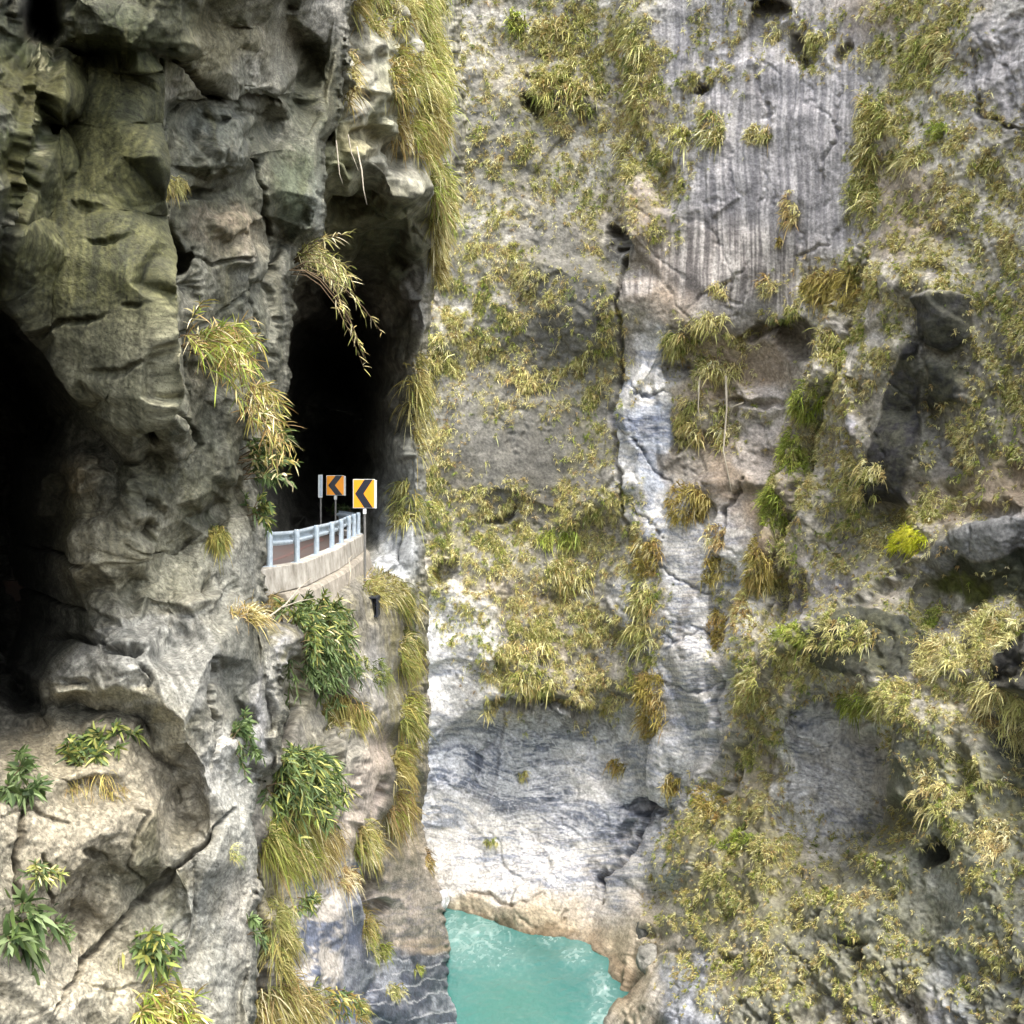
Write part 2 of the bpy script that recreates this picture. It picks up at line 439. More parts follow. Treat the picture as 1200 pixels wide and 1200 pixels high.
# ================================================================== THE FAR WALL OF THE GORGE
far_pts = [
 # left part, behind the tunnel mouth
 (330,-700,86),(330,300,84),(330,1060,78),(330,1900,72),(440,-700,85),(440,-40,83),(440,300,80),(440,600,78),(440,900,76.5),(440,1060,76),(440,1900,70),
 (520,-40,82),(520,150,80.5),(600,60,81),(640,-60,82),(700,-60,81),(600,300,79),(520,400,79),(640,450,78.5),(560,560,77.5),(640,620,77.2),(520,690,76.5),(505,640,77.6),
 (560,720,75.4),(640,720,75.2),(700,720,75.4),(575,815,74.3),(640,832,73.8),(700,828,74.4),(590,850,76.6),(640,858,76.6),(700,850,76.4),(520,800,75.8),(500,870,77),
 (560,900,77.2),(640,900,77),(690,900,76.6),(560,960,77.2),(620,980,76),(540,1020,75.6),(500,1000,77.2),
 (517,1063,75),(540,1045,74.4),(560,1075,73.3),(590,1045,73),(600,1062,71.8),(610,1092,71),(650,1060,71.2),(650,1095,70.6),(672,1050,72),(690,1082,71.9),(680,1000,74.6),
 (517,1100,76),(600,1140,72),(650,1150,71.5),(690,1120,71),(600,1900,60),
 # the corner and the crack
 (716,-60,80),(735,-60,76),(722,100,79.5),(738,100,75.5),(720,280,78.5),(732,270,73.4),(720,300,78.4),(731,330,74),(719,480,77.8),(729,480,73.6),(722,620,77),(738,620,73.2),
 (728,740,75.4),(745,740,72.6),(712,850,76),(725,880,75.2),(745,930,73.6),(757,950,74.2),(722,1000,74.6),(704,1040,74.2),(690,1086,71.8),(712,960,74.8),(735,1010,71.6),
 # the streaked wall right of it
 (800,-60,73.5),(860,60,71.5),(860,200,70.6),(790,240,73),(780,330,73.2),(900,330,67.6),(880,-60,70),(885,8,69.4),(905,8,69),(895,22,71.5),(930,-60,68),(1000,-60,64.5),(1000,100,63.6),(1000,240,62.4),(960,330,64.2),
 (780,380,72.6),(850,372,69.6),(930,368,65.0),(940,392,65.4),(880,392,69.8),(925,410,68.2),(790,430,74.4),(850,440,72),(900,450,70.4),(860,500,71.2),(930,500,67.4),(890,492,69.2),(880,470,68.6),(935,472,66.4),(790,520,74.4),(850,600,70),(900,580,68.4),
 (760,480,73.4),(745,560,73.2),(765,590,73.6),(800,590,71.4),(830,570,70.6),(830,600,71.5),(790,625,72.4),(770,640,72.0),(820,660,70.2),(860,680,68.8),(780,740,71),(840,760,69.2),(800,850,70.4),(770,880,71.2),(830,860,69),
 (760,960,73.2),(790,960,70.6),(770,935,71.2),(800,945,70.4),(760,1000,71),(690,1105,69.5),(715,1130,66.4),(722,1160,63),(717,1200,59.2),(735,1060,68.6),(770,1050,68),(700,1140,68.5),(705,1200,61.5),(690,1300,56),(720,1300,51),(700,1900,36),
 # diagonal rib and the grassy slope right of it
 (1010,300,60),(965,440,61.5),(925,560,63.4),(895,640,64.4),(870,730,65),(850,790,65.8),(990,330,63),(940,440,65.6),(905,560,66.8),(880,640,67),
 (1060,-60,60),(1100,100,56),(1040,180,61),(1020,120,61.6),(1060,180,57.6),(1130,60,55),(1200,-60,52),(1200,160,50),(1080,270,55.5),(1150,300,51),(1200,330,47.6),
 (1070,350,53.2),(1105,342,50.2),(1140,350,50.6),(1138,400,51),(1100,412,52.2),(1075,395,53.6),(1062,405,52.8),(1020,490,55.4),(1008,585,55.6),(1045,590,54.2),(1075,530,53),(1072,425,53.4),(1000,480,57.6),(985,590,58),(1090,480,54.4),(1120,450,51.4),(1110,540,52),(1150,500,48.6),(1200,480,45.8),(1200,560,44.8),
 (940,640,62),(990,640,58.4),(930,730,60.4),(905,720,63.4),(960,700,60),(1060,640,52.6),(1130,590,48.6),
 (1075,660,50.2),(1100,640,47.8),(1140,615,46),(1200,610,43.8),(1200,690,44.4),(1150,700,47),(1100,690,49.4),
 # the shelf of grass and the buttress under it
 (870,780,62),(900,760,57.5),(940,745,55),(1000,725,51.6),(1060,720,48.6),(1110,740,46),(1200,720,42),(1010,700,54),(1080,705,50.5),(1000,780,50.4),(960,800,54.6),(1050,830,45.4),(1120,800,43.6),(1170,800,42),(1175,770,41),(1200,760,40.4),(1200,850,38.6),(1130,880,41),
 (915,830,56),(940,850,57.6),(980,870,57.4),(1030,870,57.5),(1045,850,46),(1050,930,44.4),(1035,940,54.6),(930,900,57.2),(980,930,56.2),(920,960,57.4),(975,985,56),(1020,975,54.4),(905,920,57),(1020,1000,45.6),
 (880,830,60.4),(860,900,61.6),(850,960,59.4),(810,970,63.4),(790,1040,62.6),(775,1100,61),(760,1160,57),(850,1050,55),(830,1140,52),(790,1200,50),(740,1230,54),(900,980,54.6),(950,1010,51.4),(900,1090,49.4),(880,1055,52.6),(920,1060,49.8),(960,1120,46),(860,1200,47),(940,1200,43.6),
 (1010,1050,45.2),(1050,1010,43),(1075,990,41.4),(1090,1010,42),(1110,1000,40.6),(1090,960,41),(1130,960,40),(1100,1060,41),(1085,1120,40.4),(1140,1060,37.4),(1200,960,36.6),(1200,1060,34.8),(1150,1150,36),(1200,1200,33.4),(1080,1200,39),(1030,1140,42),
 # beyond the frame
 (740,1500,44),(860,1500,37),(1000,1500,33),(1200,1500,27),(740,1900,32),(900,1900,29),(1200,1900,22),(1300,-700,52),(1300,300,43),(1300,800,36),(1300,1300,30),(700,-700,80),(1000,-700,66),
 (1800,-700,28),(1800,500,25),(1800,1200,22),(1800,1900,17),(2600,-700,16),(2600,500,15),(2600,1900,13)]
far = Sheet(axis(425, 1235, 335, 2590), axis(-32, 1225, -690, 1890), far_pts, warp=(10, 4), soft=2, st=(0.003, 0.010))

SLAB1 = [(1072,350),(1100,340),(1138,348),(1141,395),(1112,412),(1078,396)]
BLADE = [(1060,398),(1076,404),(1074,470),(1081,520),(1064,560),(1060,588),(1010,594),(1011,560),(1028,500),(1044,440)]
SLAB3 = [(1086,424),(1132,430),(1126,470),(1090,480)]
BOULDER = [(1074,664),(1098,636),(1128,620),(1150,611),(1230,606),(1230,648),(1190,640),(1160,656),(1130,650),(1112,676),(1090,684)]
UNDER = [(1092,684),(1112,676),(1130,650),(1160,656),(1190,640),(1230,648),(1230,698),(1150,704),(1098,692)]
BROW = [(945,742),(1000,714),(1060,718),(1088,745),(1064,792),(1000,790),(950,776)]
EDGE = [(1164,772),(1186,748),(1230,738),(1230,818),(1170,812)]
DARK_SLABS = [(SLAB1, .6), (BLADE, .55), (SLAB3, .45), (BOULDER, .15), (UNDER, .05), (BROW, .3), (EDGE, .5)]

def far_rock(s):
    p = s.G; U, V = s.U, s.V
    q = p + 0.9 * np.stack([fbm3(p, 0.16, 2, off=3), fbm3(p, 0.16, 2, off=31), fbm3(p, 0.16, 2, off=63)], -1)
    h1, e1 = cells(q, 6.5, (1, 1, 1.7), 0.9); h2, e2 = cells(q, 2.3, (1.1, 1, 0.8), 0.8, 7.3); h3, e3 = cells(q, 0.8, (1.2, 1, 0.6), 0.8, 3.1)
    smooth = np.zeros(U.shape, f32)
    for b in [(900,260,120,90),(840,330,90,60),(980,120,60,90),(600,960,110,70),(560,780,70,80),(810,720,45,110),(760,530,25,60),(1110,375,34,34),(1045,500,30,90),(1130,655,60,40)]:
        sl, k = s.blob(*b); smooth[sl] = np.maximum(smooth[sl], k)
    for poly_ in (SLAB1, BLADE, SLAB3, BROW):
        sl, k = s.poly(poly_, 3, .4); smooth[sl] = np.maximum(smooth[sl], 1.25 * k)
    r = 1 - 0.72 * smooth
    rough = sstep(-0.15, 0.5, fbm3(p, 0.10, 3, off=123)); r = r * (0.25 + 0.75 * rough)
    s.disp += 0.40 * h1 * s.att(6) + r * (0.26 * h2 * s.att(2.3) + 0.10 * h3 * s.att(.8))
    bed = p[..., 2] * 0.9 + p[..., 0] * 0.22 + 1.6 * fbm3(p, 0.09, 3, off=9)
    f = bed / 1.15 - np.floor(bed / 1.15)
    s.disp += 0.16 * s.att(1.2) * r * (np.where(f < 0.82, f / 0.82, (1 - f) / 0.18) - 0.5) * (0.5 + fbm3(p, 0.2, 2, off=77)).clip(0, 1)
    s.disp += (0.45 * fbm3(p, 0.22, 3, off=1) * s.att(4) + (0.03 + r * 0.10) * fbm3(p * np.array([1, 1, .6]), 1.3, 4, 0.6, off=2) * s.att(.8) + 0.025 * fbm3(p, 5.5, 2, 0.6, off=4) * s.att(.25)).astype(f32)
    s.disp += 0.42 * r * terrace(2.6 * fbm3(p * np.array([1, 1, .55]), 0.17, 4, .55, off=230), .85) * s.att(1.6)
    s.disp += 0.15 * (0.25 + 0.75 * r) * terrace(2.6 * fbm3(p * np.array([1, 1, 1.3]), 0.6, 3, .55, off=240), .8) * s.att(.8)
    jv = np.clip(1 - np.abs(pn2(s.WU / 46 + 2, s.WV / 260)) * 22, 0, 1) * (fbm2(s.WU / 50 + 8, s.WV / 60, 2) > .05)
    ud = 0.77 * s.WU + 0.64 * s.WV; vd_ = -0.64 * s.WU + 0.77 * s.WV
    jd = np.clip(1 - np.abs(pn2(ud / 260, vd_ / 52 + 6)) * 20, 0, 1) * (fbm2(s.WU / 60, s.WV / 50 + 8, 2) > .08)
    s.disp -= 0.45 * np.maximum(jv, jd) * s.att(1)
    pf = p * np.array([1, 1, 1.8])
    nick = np.clip(1 - np.abs(fbm3(pf, 0.9, 3, 0.6, off=201)) * 7, 0, 1) * sstep(-0.05, 0.35, fbm3(p, 0.25, 3, off=210))
    s.disp -= 0.30 * nick * s.att(.9) * (0.3 + 0.7 * r)
    s.disp += 0.10 * s.att(.5) * np.abs(fbm3(pf, 1.6, 3, 0.6, off=220)) * (0.3 + r)
    s.disp -= 0.2 * s.att(1) * r * np.clip(1 - e2 / 0.05, 0, 1) * (fbm3(p, 0.12, 2, off=21) > 0.3)
    # overhangs, niches and open joints one can see
    for (a, b, c, d, e, g) in [(627,125,15,7,0,-2.2),(627,93,9,5,0,-1.2),(727,285,7,16,-20,-2.2),(897,10,18,13,-15,-2.6),(940,60,14,10,30,-1.4),(820,100,15,7,-25,-1.3),(780,215,16,26,0,-0.9),(932,398,26,17,25,-2.2),(895,388,30,7,-10,-1.4),(790,436,17,10,0,-1.4),(885,475,34,5,-4,-0.9),(905,545,26,20,0,-0.9),(850,470,14,34,0,-0.9),(940,60,9,9,0,-0.8),(990,60,8,13,20,-0.9),
        (585,604,16,5,-22,-1.3),(520,675,14,9,-30,-1.6),(640,828,50,8,8,-2.0),(600,822,26,6,0,-1.2),(757,952,26,7,-12,-1.6),(735,975,6,12,30,-1.0),(1090,1003,11,14,10,-3.5),(1010,1128,7,5,0,-1.6),(755,1092,8,10,0,-0.8),(850,1120,9,5,0,-1.0),(985,850,55,16,8,-1.2),(970,835,20,9,20,-1.2),(1185,770,22,34,20,-0.9),(1180,890,30,60,10,-1.6),(1120,905,12,34,0,-1.0),(1000,1110,18,5,15,-0.9),
        (912,690,10,34,15,-1.3),(938,700,7,26,10,-0.7),(1035,600,26,22,0,-1.0),(1060,770,40,40,0,-0.5),(1150,600,40,14,0,-0.9),(690,770,12,30,0,-0.5),(650,700,14,9,0,-0.5)]:
        s.push(s.blob(a, b, c, d, e, 0.45, 0.8), g)
    s.push(s.line([(1005,285),(972,380),(945,470),(918,560),(893,650),(872,735),(852,800)], 13, .5), 1.1)
    s.push(s.line([(1016,300),(985,400),(958,490),(930,580),(906,665),(886,745)], 5, .5), -1.2)
    s.push(s.line([(1075,650),(1010,700),(940,735),(890,790),(850,880),(800,960)], 12, .6), .9)
    for poly_, g in DARK_SLABS: s.push(s.poly(poly_, 2.2, .35), g)
    for pts, w, g in [([(724,225),(727,330),(724,420),(721,500),(728,600),(740,650)],3.2,-1.3),([(728,20),(724,120),(728,220)],2.4,-.7),([(868,560),(850,620),(815,705)],2.4,-1.0),([(760,945),(748,985),(728,1012),(712,1026)],5,-1.4),([(712,1020),(708,1040),(700,1058)],6,-1.2),([(870,860),(862,905),(850,930)],3,-1.2),([(862,880),(850,925),(838,940)],3,-1.1),
        ([(742,660),(748,740),(742,780)],3,-.9),([(590,860),(560,880),(555,930)],2.5,-.6),([(540,1042),(570,1050),(600,1062),(640,1050)],3,-.6),([(660,1062),(655,1090)],3,-.5),([(575,985),(590,1015),(640,1040)],2,-.4),([(960,640),(990,650),(985,690)],2,-.5),
        ([(800,365),(850,330),(880,300)],2,-.5),([(880,60),(900,150),(890,240)],2,-.4),([(985,100),(975,170),(960,220)],2.5,-.5),([(1000,240),(970,285),(930,300)],2.5,-.5),([(1140,60),(1145,130),(1190,150)],3,-.8),([(875,730),(850,790),(838,850)],4,-1.0),([(1050,850),(1020,960),(960,1080)],5,-.9),([(880,840),(930,860),(1020,930)],3,-.6)]:
        s.push(s.line(pts, w), g)
    # ---------------- colours
    U32, V32 = U.astype(f32), V.astype(f32)
    n1 = fbm3(p, 0.12, 4, 0.55, off=40); n2 = fbm3(p, 0.6, 4, 0.6, off=50)
    g = sstep(-0.5, 0.6, n1 + 0.5 * n2)[..., None]
    s.col[:] = lin(112,109,101) * (1 - g) + lin(166,161,150) * g
    sx = U32 * 0.93 + 0.07 * s.WU + 5 * pn2(U32 / 60, V32 / 80)
    streak = 0.7 * pn2(sx / 5.0, V32 / 90) + 0.6 * pn2(sx / 2.4, V32 / 60 + 9) + 0.4 * pn2(sx / 13, V32 / 160)
    warm = sstep(0.0, 0.7, fbm3(p, 0.2, 3, off=60)); s.tint(0.45 * warm, lin(146,132,110))
    fine = fbm3(p * np.array([1, 1, 1.5]), 2.2, 4, 0.7, off=300); s.col *= (1 + 0.55 * np.clip(fine, -.9, .9))[..., None]; fine2 = fbm3(p * np.array([1, 1, 1.3]), 6.0, 2, 0.8, off=350)
    drk = np.clip(1 - np.abs(fbm3(p * np.array([1, 1, 1.7]), 0.55, 4, 0.65, off=310)) * 9, 0, 1) * sstep(-.1, .4, fbm3(p, .18, 2, off=320)); s.tint(0.55 * drk, lin(58,54,48))
    # rust-brown and pinkish sheltered rock
    for b in [(860,430,70,50),(870,560,60,60),(790,330,50,50),(760,250,30,40),(1160,560,60,30),(880,640,40,40),(1100,580,40,30),(1060,250,50,60),(750,120,30,40),(1000,20,50,30)]:
        s.paint(s.blob(*b), lin(142,124,104), 0.7)
    for b in [(870,150,110,150),(900,270,110,100),(960,90,60,90),(1170,90,50,70),(990,230,30,60),(820,60,50,80),(1180,620,40,20)]:
        sl, k = s.blob(*b)
        t = sstep(-0.5, 0.8, streak[sl])[..., None]
        c = lin(122,119,120) * (1 - t) + lin(184,179,176) * t
        k = (k * 0.85)[..., None]; s.col[sl] = s.col[sl] * (1 - k) + c * k
    for b in [(740,335,20,14),(835,300,70,46),(905,320,60,40)]:
        sl, k = s.blob(*b); t = sstep(-0.3, 0.6, streak[sl])[..., None]
        c = lin(104,98,94) * (1 - t) + lin(184,177,168) * t
        k = (k * 0.9)[..., None]; s.col[sl] = s.col[sl] * (1 - k) + c * k
    for a, b, c, d, k in [(600,250,90,130,.35),(640,430,90,110,.6),(560,560,70,80,.45),(660,560,60,60,.5),(600,110,90,80,.25),(1130,470,70,120,.35),(1030,600,60,60,.4),(1080,250,60,60,.2)]:
        s.paint(s.blob(a, b, c, d), lin(98,96,86), k)
    # smooth dark-grey flats
    for a, b, c, d, e, k in [(655,300,50,70,0,.6),(640,395,60,50,0,.8),(650,520,75,40,0,.8),(560,480,40,60,0,.5),(540,560,50,30,0,.4),(620,570,50,30,0,.6),(690,360,30,70,0,.8),(600,180,30,30,0,.5),(560,650,30,26,0,.5),(680,560,30,40,0,.6)]:
        s.paint(s.blob(a, b, c, d, e), lin(92,90,84), k)
    # white and blue marble
    def marble(m, white, blue, lo, hi, amt, sc=1.0):
        sl, k = m
        x, y = (s.U[sl] * .85 + .15 * s.WU[sl]).astype(f32), (s.V[sl] * .85 + .15 * s.WV[sl]).astype(f32)
        yy = y + 14 * pn2(x / 70, y / 50) + 2.5 * pn2(x / 24 + 5, y / 18) - 0.15 * x
        t = sstep(lo, hi, 0.75 * pn2(x / 80, yy / 17) + 0.6 * pn2(x / 34, yy / 6.5) + 0.5 * pn2(x / 14, yy / 2.6) + 0.3 * pn2(x / 4, y / 3))[..., None]
        c = white * (1 - t) + blue * t
        k = (k * amt)[..., None]; s.col[sl] = s.col[sl] * (1 - k) + c * k
    wh, bl, bd = lin(198,195,189), lin(136,140,149), lin(104,110,123)
    marble(s.poly([(488,700),(560,690),(585,720),(590,800),(575,850),(500,870),(484,880)], 14), lin(200,197,190), lin(140,139,134), 0.0, 0.8, .9)
    marble(s.poly([(478,900),(520,920),(600,950),(690,960),(700,1090),(600,1070),(520,1050),(480,960)], 12), wh, lin(146,150,158), 0.0, .7, .95)
    marble(s.poly([(490,880),(530,850),(566,858),(590,846),(700,850),(770,850),(870,840),(850,930),(770,990),(700,985),(660,965),(600,950),(540,930),(490,915)], 20), lin(176,178,182), bd, -0.35, .25, .95)
    marble(s.poly([(700,990),(770,985),(820,960),(790,1080),(760,1180),(700,1130),(700,1040)], 12), wh, bl, -0.1, .6, .9)
    marble(s.poly([(772,640),(870,640),(886,720),(872,800),(862,880),(770,880),(765,740)], 10), wh, lin(132,136,146), 0.0, .6, .9)
    marble(s.poly([(727,370),(745,400),(780,440),(795,600),(780,640),(742,640),(724,560),(722,470)], 6), wh, lin(136,141,152), -.1, .5, .95)
    marble(s.poly([(742,480),(785,480),(784,575),(756,590),(742,540)], 6), lin(162,168,178), lin(112,119,136), -.3, .5, .9)
    marble(s.poly([(860,450),(940,455),(900,520),(910,570),(885,575),(860,530)], 8), lin(176,168,160), lin(134,130,126), -.2, .6, .7)
    marble(s.poly([(905,680),(1000,650),(990,740),(930,760),(900,740)], 10), lin(176,172,172), lin(128,128,138), -.3, .5, .8)
    marble(s.poly([(905,860),(940,830),(1040,850),(1045,920),(1010,980),(960,985),(905,960)], 8), lin(206,204,200), bd, .0, .8, .92)
    marble(s.poly([(912,885),(960,900),(1012,912),(1022,950),(1000,985),(930,985),(908,950)], 10), lin(214,212,208), lin(150,152,160), .1, .9, .95)
    marble(s.poly([(960,975),(1025,970),(1000,1010),(960,1000)], 6), lin(200,196,188), lin(170,170,168), 0, .8, .9)
    marble(s.poly([(775,1130),(830,1120),(850,1220),(780,1220)], 8), lin(176,180,190), bd, -.5, .4, .8)
    marble(s.poly([(1090,1020),(1130,1040),(1120,1100),(1150,1220),(1090,1220),(1100,1110)], 8), lin(190,188,190), lin(126,128,140), -.3, .4, .85)
    marble(s.poly([(980,510),(1000,480),(1010,500),(985,560),(970,560)], 5), lin(200,196,204), bl, -.2, .5, .8)
    bu, bv = U32 * .85 + .15 * s.WU, V32 * .85 + .15 * s.WV; yy = bv + 14 * pn2(bu / 70, bv / 50) + 2.5 * pn2(bu / 24 + 5, bv / 18) - 0.15 * bu
    stri = np.clip(1 - np.abs(pn2(bu / 60 + 3, yy / 6.0)) * 7, 0, 1) * (pn2(bu / 30, yy / 9 + 8) > -.2)
    stri2 = np.clip(1 - np.abs(pn2(bu / 40 + 13, yy / 4.2 + 50)) * 6, 0, 1) * (pn2(bu / 26 + 5, yy / 12) > 0)
    for b in [(590,920,130,110),(700,960,110,110),(810,860,60,110),(820,720,50,110),(975,900,70,80),(760,530,30,90),(800,1000,50,60),(530,790,50,80)]:
        sl, k = s.blob(*b); s.paint((sl, k * stri2[sl]), lin(78,84,98), .55); s.paint((sl, k * stri[sl]), lin(196,196,198), .7)
    for b in [(765,420,34,30),(800,610,44,30),(855,650,30,50),(742,700,22,60),(826,880,40,50),(762,890,40,60),(700,900,50,40),(540,800,50,60)]:
        marble(s.blob(*b), wh, bl, -.2, .7, .75)
    for pts, w in [([(730,440),(756,462),(790,470)],2.2),([(726,500),(752,520),(772,560),(790,575)],2.6),([(732,585),(758,600),(786,640)],2.4),([(770,660),(800,690),(846,700)],1.8),([(765,740),(800,752),(850,742)],1.8),([(772,800),(812,812),(850,800)],2)]:
        m_ = s.line(pts, w, .9); s.paint(m_, lin(70,76,90), .85); s.feat[m_[0]] -= (0.5 * m_[1]).astype(f32)
    for a, b, c, d, e, k in [(788,548,11,46,8,.8),(733,398,12,26,0,.7),(806,700,6,60,6,.55),(840,770,9,40,10,.5),(776,830,12,30,0,.5),(746,610,9,30,0,.6),(770,690,7,40,0,.45)]:
        s.paint(s.blob(a, b, c, d, e), lin(126,118,106), k)
    # thin white veins through the blue bands
    x, y = bu, bv
    vein = np.maximum(1 - np.abs(pn2(x / 70 + 0.5 * pn2(x / 20, y / 20), y / 13 + 0.25 * x / 26)) * 13, 1 - np.abs(pn2(x / 24 + 40, y / 30 + 3)) * 18)
    vein = np.clip(vein, 0, 1) * (fbm2(x / 30, y / 30, 2) > -0.25)
    for b in [(600,890,130,50),(720,900,100,60),(810,880,60,60)]:
        sl, k = s.blob(*b); s.paint((sl, k * vein[sl]), lin(192,192,194), .8)
    bedl = np.clip(1 - np.abs(pn2(x / 90, y / 5.5 + x / 60)) * 5, 0, 1)
    for b in [(815,700,45,120),(820,830,50,60),(640,1000,120,50),(760,1030,60,60)]:
        sl, k = s.blob(*b); s.paint((sl, k * bedl[sl]), lin(112,118,134), .6)
    # river-polished ochre foot
    for b in [(600,1078,90,18,10),(645,1070,50,26),(540,1054,30,14),(715,1110,30,30),(750,1100,34,50,20),(735,1160,26,50)]:
        s.paint(s.blob(*b), lin(166,152,128), .7)
    for b in [(590,1090,70,9,14),(650,1098,40,9),(705,1118,14,22),(725,1150,12,26)]:
        s.paint(s.blob(*b), lin(108,92,70), .7)
    # the dark slabs and the mossy buttress on the right
    for b, c, k in [((960,760,40,30,0),(110,110,92),.5),
        ((1110,540,40,26),(100,98,94),.8),((1130,950,90,90),(118,120,102),.7),((1060,1060,110,90),(130,132,116),.6),((1150,1120,60,90),(112,116,108),.6),((1180,890,30,60),(66,70,60),.8),((1185,770,20,40),(70,66,60),.9),((880,1060,90,40),(122,120,96),.6),((960,1130,80,60),(126,126,112),.6),((872,900,28,60),(128,118,92),.6),
        ((866,1000,60,70),(120,116,92),.7),((900,1180,70,40),(120,122,110),.6),((1060,870,14,50),(90,94,90),.7),((1000,560,18,60,10),(112,108,110),.6),((920,690,26,50,10),(120,116,118),.6),((1060,930,30,60,20),(96,98,84),.7)]:
        s.paint(s.blob(*b), lin(*c), k)
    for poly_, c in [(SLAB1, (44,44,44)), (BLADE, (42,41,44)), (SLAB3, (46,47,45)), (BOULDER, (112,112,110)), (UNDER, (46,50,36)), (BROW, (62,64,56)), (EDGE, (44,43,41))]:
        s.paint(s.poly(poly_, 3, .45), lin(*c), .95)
    s.paint(s.blob(1130, 688, 40, 14), lin(92,100,36), .6)
    # ground-hugging dry growth in the cracks
    s.gd = np.zeros(U.shape, f32)
    for (a, b, c, d, e, k) in GRASS:
        sl, m = s.blob(a, b, c, d, e, 0.6)
        s.gd[sl] = np.maximum(s.gd[sl], m * k)
    for (a, b, c, d, e) in [(655,300,34,50,0),(650,395,44,34,0),(650,515,60,30,0),(545,480,30,40,0),(900,220,90,110,0),(1045,500,28,90,14),(1105,378,34,32,0),(1120,640,90,30,-12),(1140,690,60,22,-10),(975,890,60,60,0),(815,720,40,90,0),(760,530,24,80,0),(1030,755,40,30,0),(880,590,30,60,0),(1160,80,40,40,0)]:
        sl, m = s.blob(a, b, c, d, e, 0.5); s.gd[sl] *= 1 - 0.72 * m
    for poly_ in (SLAB1, BLADE, SLAB3, BOULDER, UNDER, BROW, EDGE):
        sl, m = s.poly(poly_, 5, .4); s.gd[sl] *= 1 - 0.85 * m
    cl = fbm2(U32 / 26, V32 / 26, 3) + 0.5 * fbm2(U32 / 8 + 5, V32 / 10, 2)
    s.clump = cl
    s.tint(np.clip(s.gd * 1.1, 0, 1) * sstep(-0.55, 0.35, cl) * 0.82, lin(134,128,84))
    for m_ in [(1100,1050,130,150),(880,1060,120,110),(1150,900,80,60),(880,930,36,80),(1150,250,90,120),(1100,480,110,100),(1040,720,120,70)]:
        sl, k = s.blob(*m_); t = sstep(-.6, .5, cl[sl] + 0.6 * fine[sl]); s.paint((sl, k * t), lin(96,96,70), .35)
    # black and rusty run-off streaks
    ws = sstep(0.25, 0.9, streak) * sstep(-0.2, 0.5, fbm3(p, 0.1, 2, off=90))
    s.tint(0.35 * ws, lin(92,88,82))
    s.wet[:] = 0.3 * ws
    s.col *= (1 + 0.45 * np.clip(fine2, -.9, .9))[..., None]
    crk = np.clip(1 - np.abs(fbm3(p * np.array([1, 1, 1.6]), 1.1, 4, 0.7, off=360)) * 9, 0, 1) * sstep(.0, .4, fbm3(p, .3, 2, off=370)) * s.att(.4)
    s.tint(.5 * crk, lin(54,51,46)); s.disp += (0.05 * np.clip(fine2, -1, 1) - 0.10 * crk) * s.att(.3)

GRASS = [(565,60,50,110,0,.35),(660,70,60,75,0,.95),(742,90,22,150,0,1.0),(640,180,90,40,0,.45),(540,190,60,70,0,.35),(560,300,80,80,0,.45),(680,250,60,60,0,.35),(600,350,70,60,0,.6),(520,400,50,70,0,.7),(670,450,60,50,0,.55),(560,440,60,50,0,.5),(700,400,30,80,0,.45),(505,540,30,90,0,.8),(560,620,60,50,0,.9),
 (690,600,55,40,0,.85),(640,650,90,60,0,.6),(545,660,50,50,0,.8),(640,740,80,80,0,.8),(690,790,40,50,0,.6),(745,640,22,50,0,.6),(770,190,40,80,0,.5),(700,180,30,60,0,.6),(690,500,30,80,0,.6),
 (790,120,50,50,0,.35),(850,40,40,60,0,.35),(960,50,40,40,0,.4),(1080,40,60,60,0,.9),(1060,130,40,60,0,.8),(1100,150,50,40,0,.7),(1020,190,26,80,6,.95),(1150,230,70,90,0,.75),(1080,300,70,70,0,.75),(1170,340,60,80,0,.8),(1190,450,50,80,0,.8),(1140,500,50,60,0,.55),(975,340,60,34,-10,1.0),(1010,400,50,60,0,.6),(980,430,30,70,20,.7),
 (850,400,60,16,0,.4),(800,420,26,40,0,.5),(840,480,50,50,0,.2),(925,580,26,90,14,1.0),(895,680,20,70,16,.9),(888,740,10,45,14,.5),(985,560,30,60,10,.8),(1000,640,60,50,0,.6),(1070,620,50,40,0,.95),(1130,580,40,34,0,.5),(960,690,40,30,0,.4),
 (920,770,50,50,0,.9),(990,740,50,30,0,.6),(1080,780,90,70,0,.95),(1150,740,60,60,0,1.0),(1050,830,40,40,0,.8),(1180,840,40,60,0,.7),(890,830,26,60,0,.8),(882,930,30,60,0,.8),(840,1010,60,70,0,.8),(920,1010,60,50,0,.7),(970,1050,60,40,0,.6),(800,1090,40,60,0,.4),(880,1130,70,60,0,.6),(1130,930,60,70,0,.6),(1170,1010,50,50,0,.45),(1040,1000,40,50,0,.5),(1030,1130,60,60,0,.4),(1160,1120,50,70,0,.4),(960,1170,60,40,0,.4),
 (765,690,14,70,0,.35),(745,750,30,50,0,.6),(840,720,20,50,0,.4),(530,720,20,30,0,.4)]
far_rock(far); far.facet(15, .6, .5, (430, -28, 1228, 1120)); far.finish()

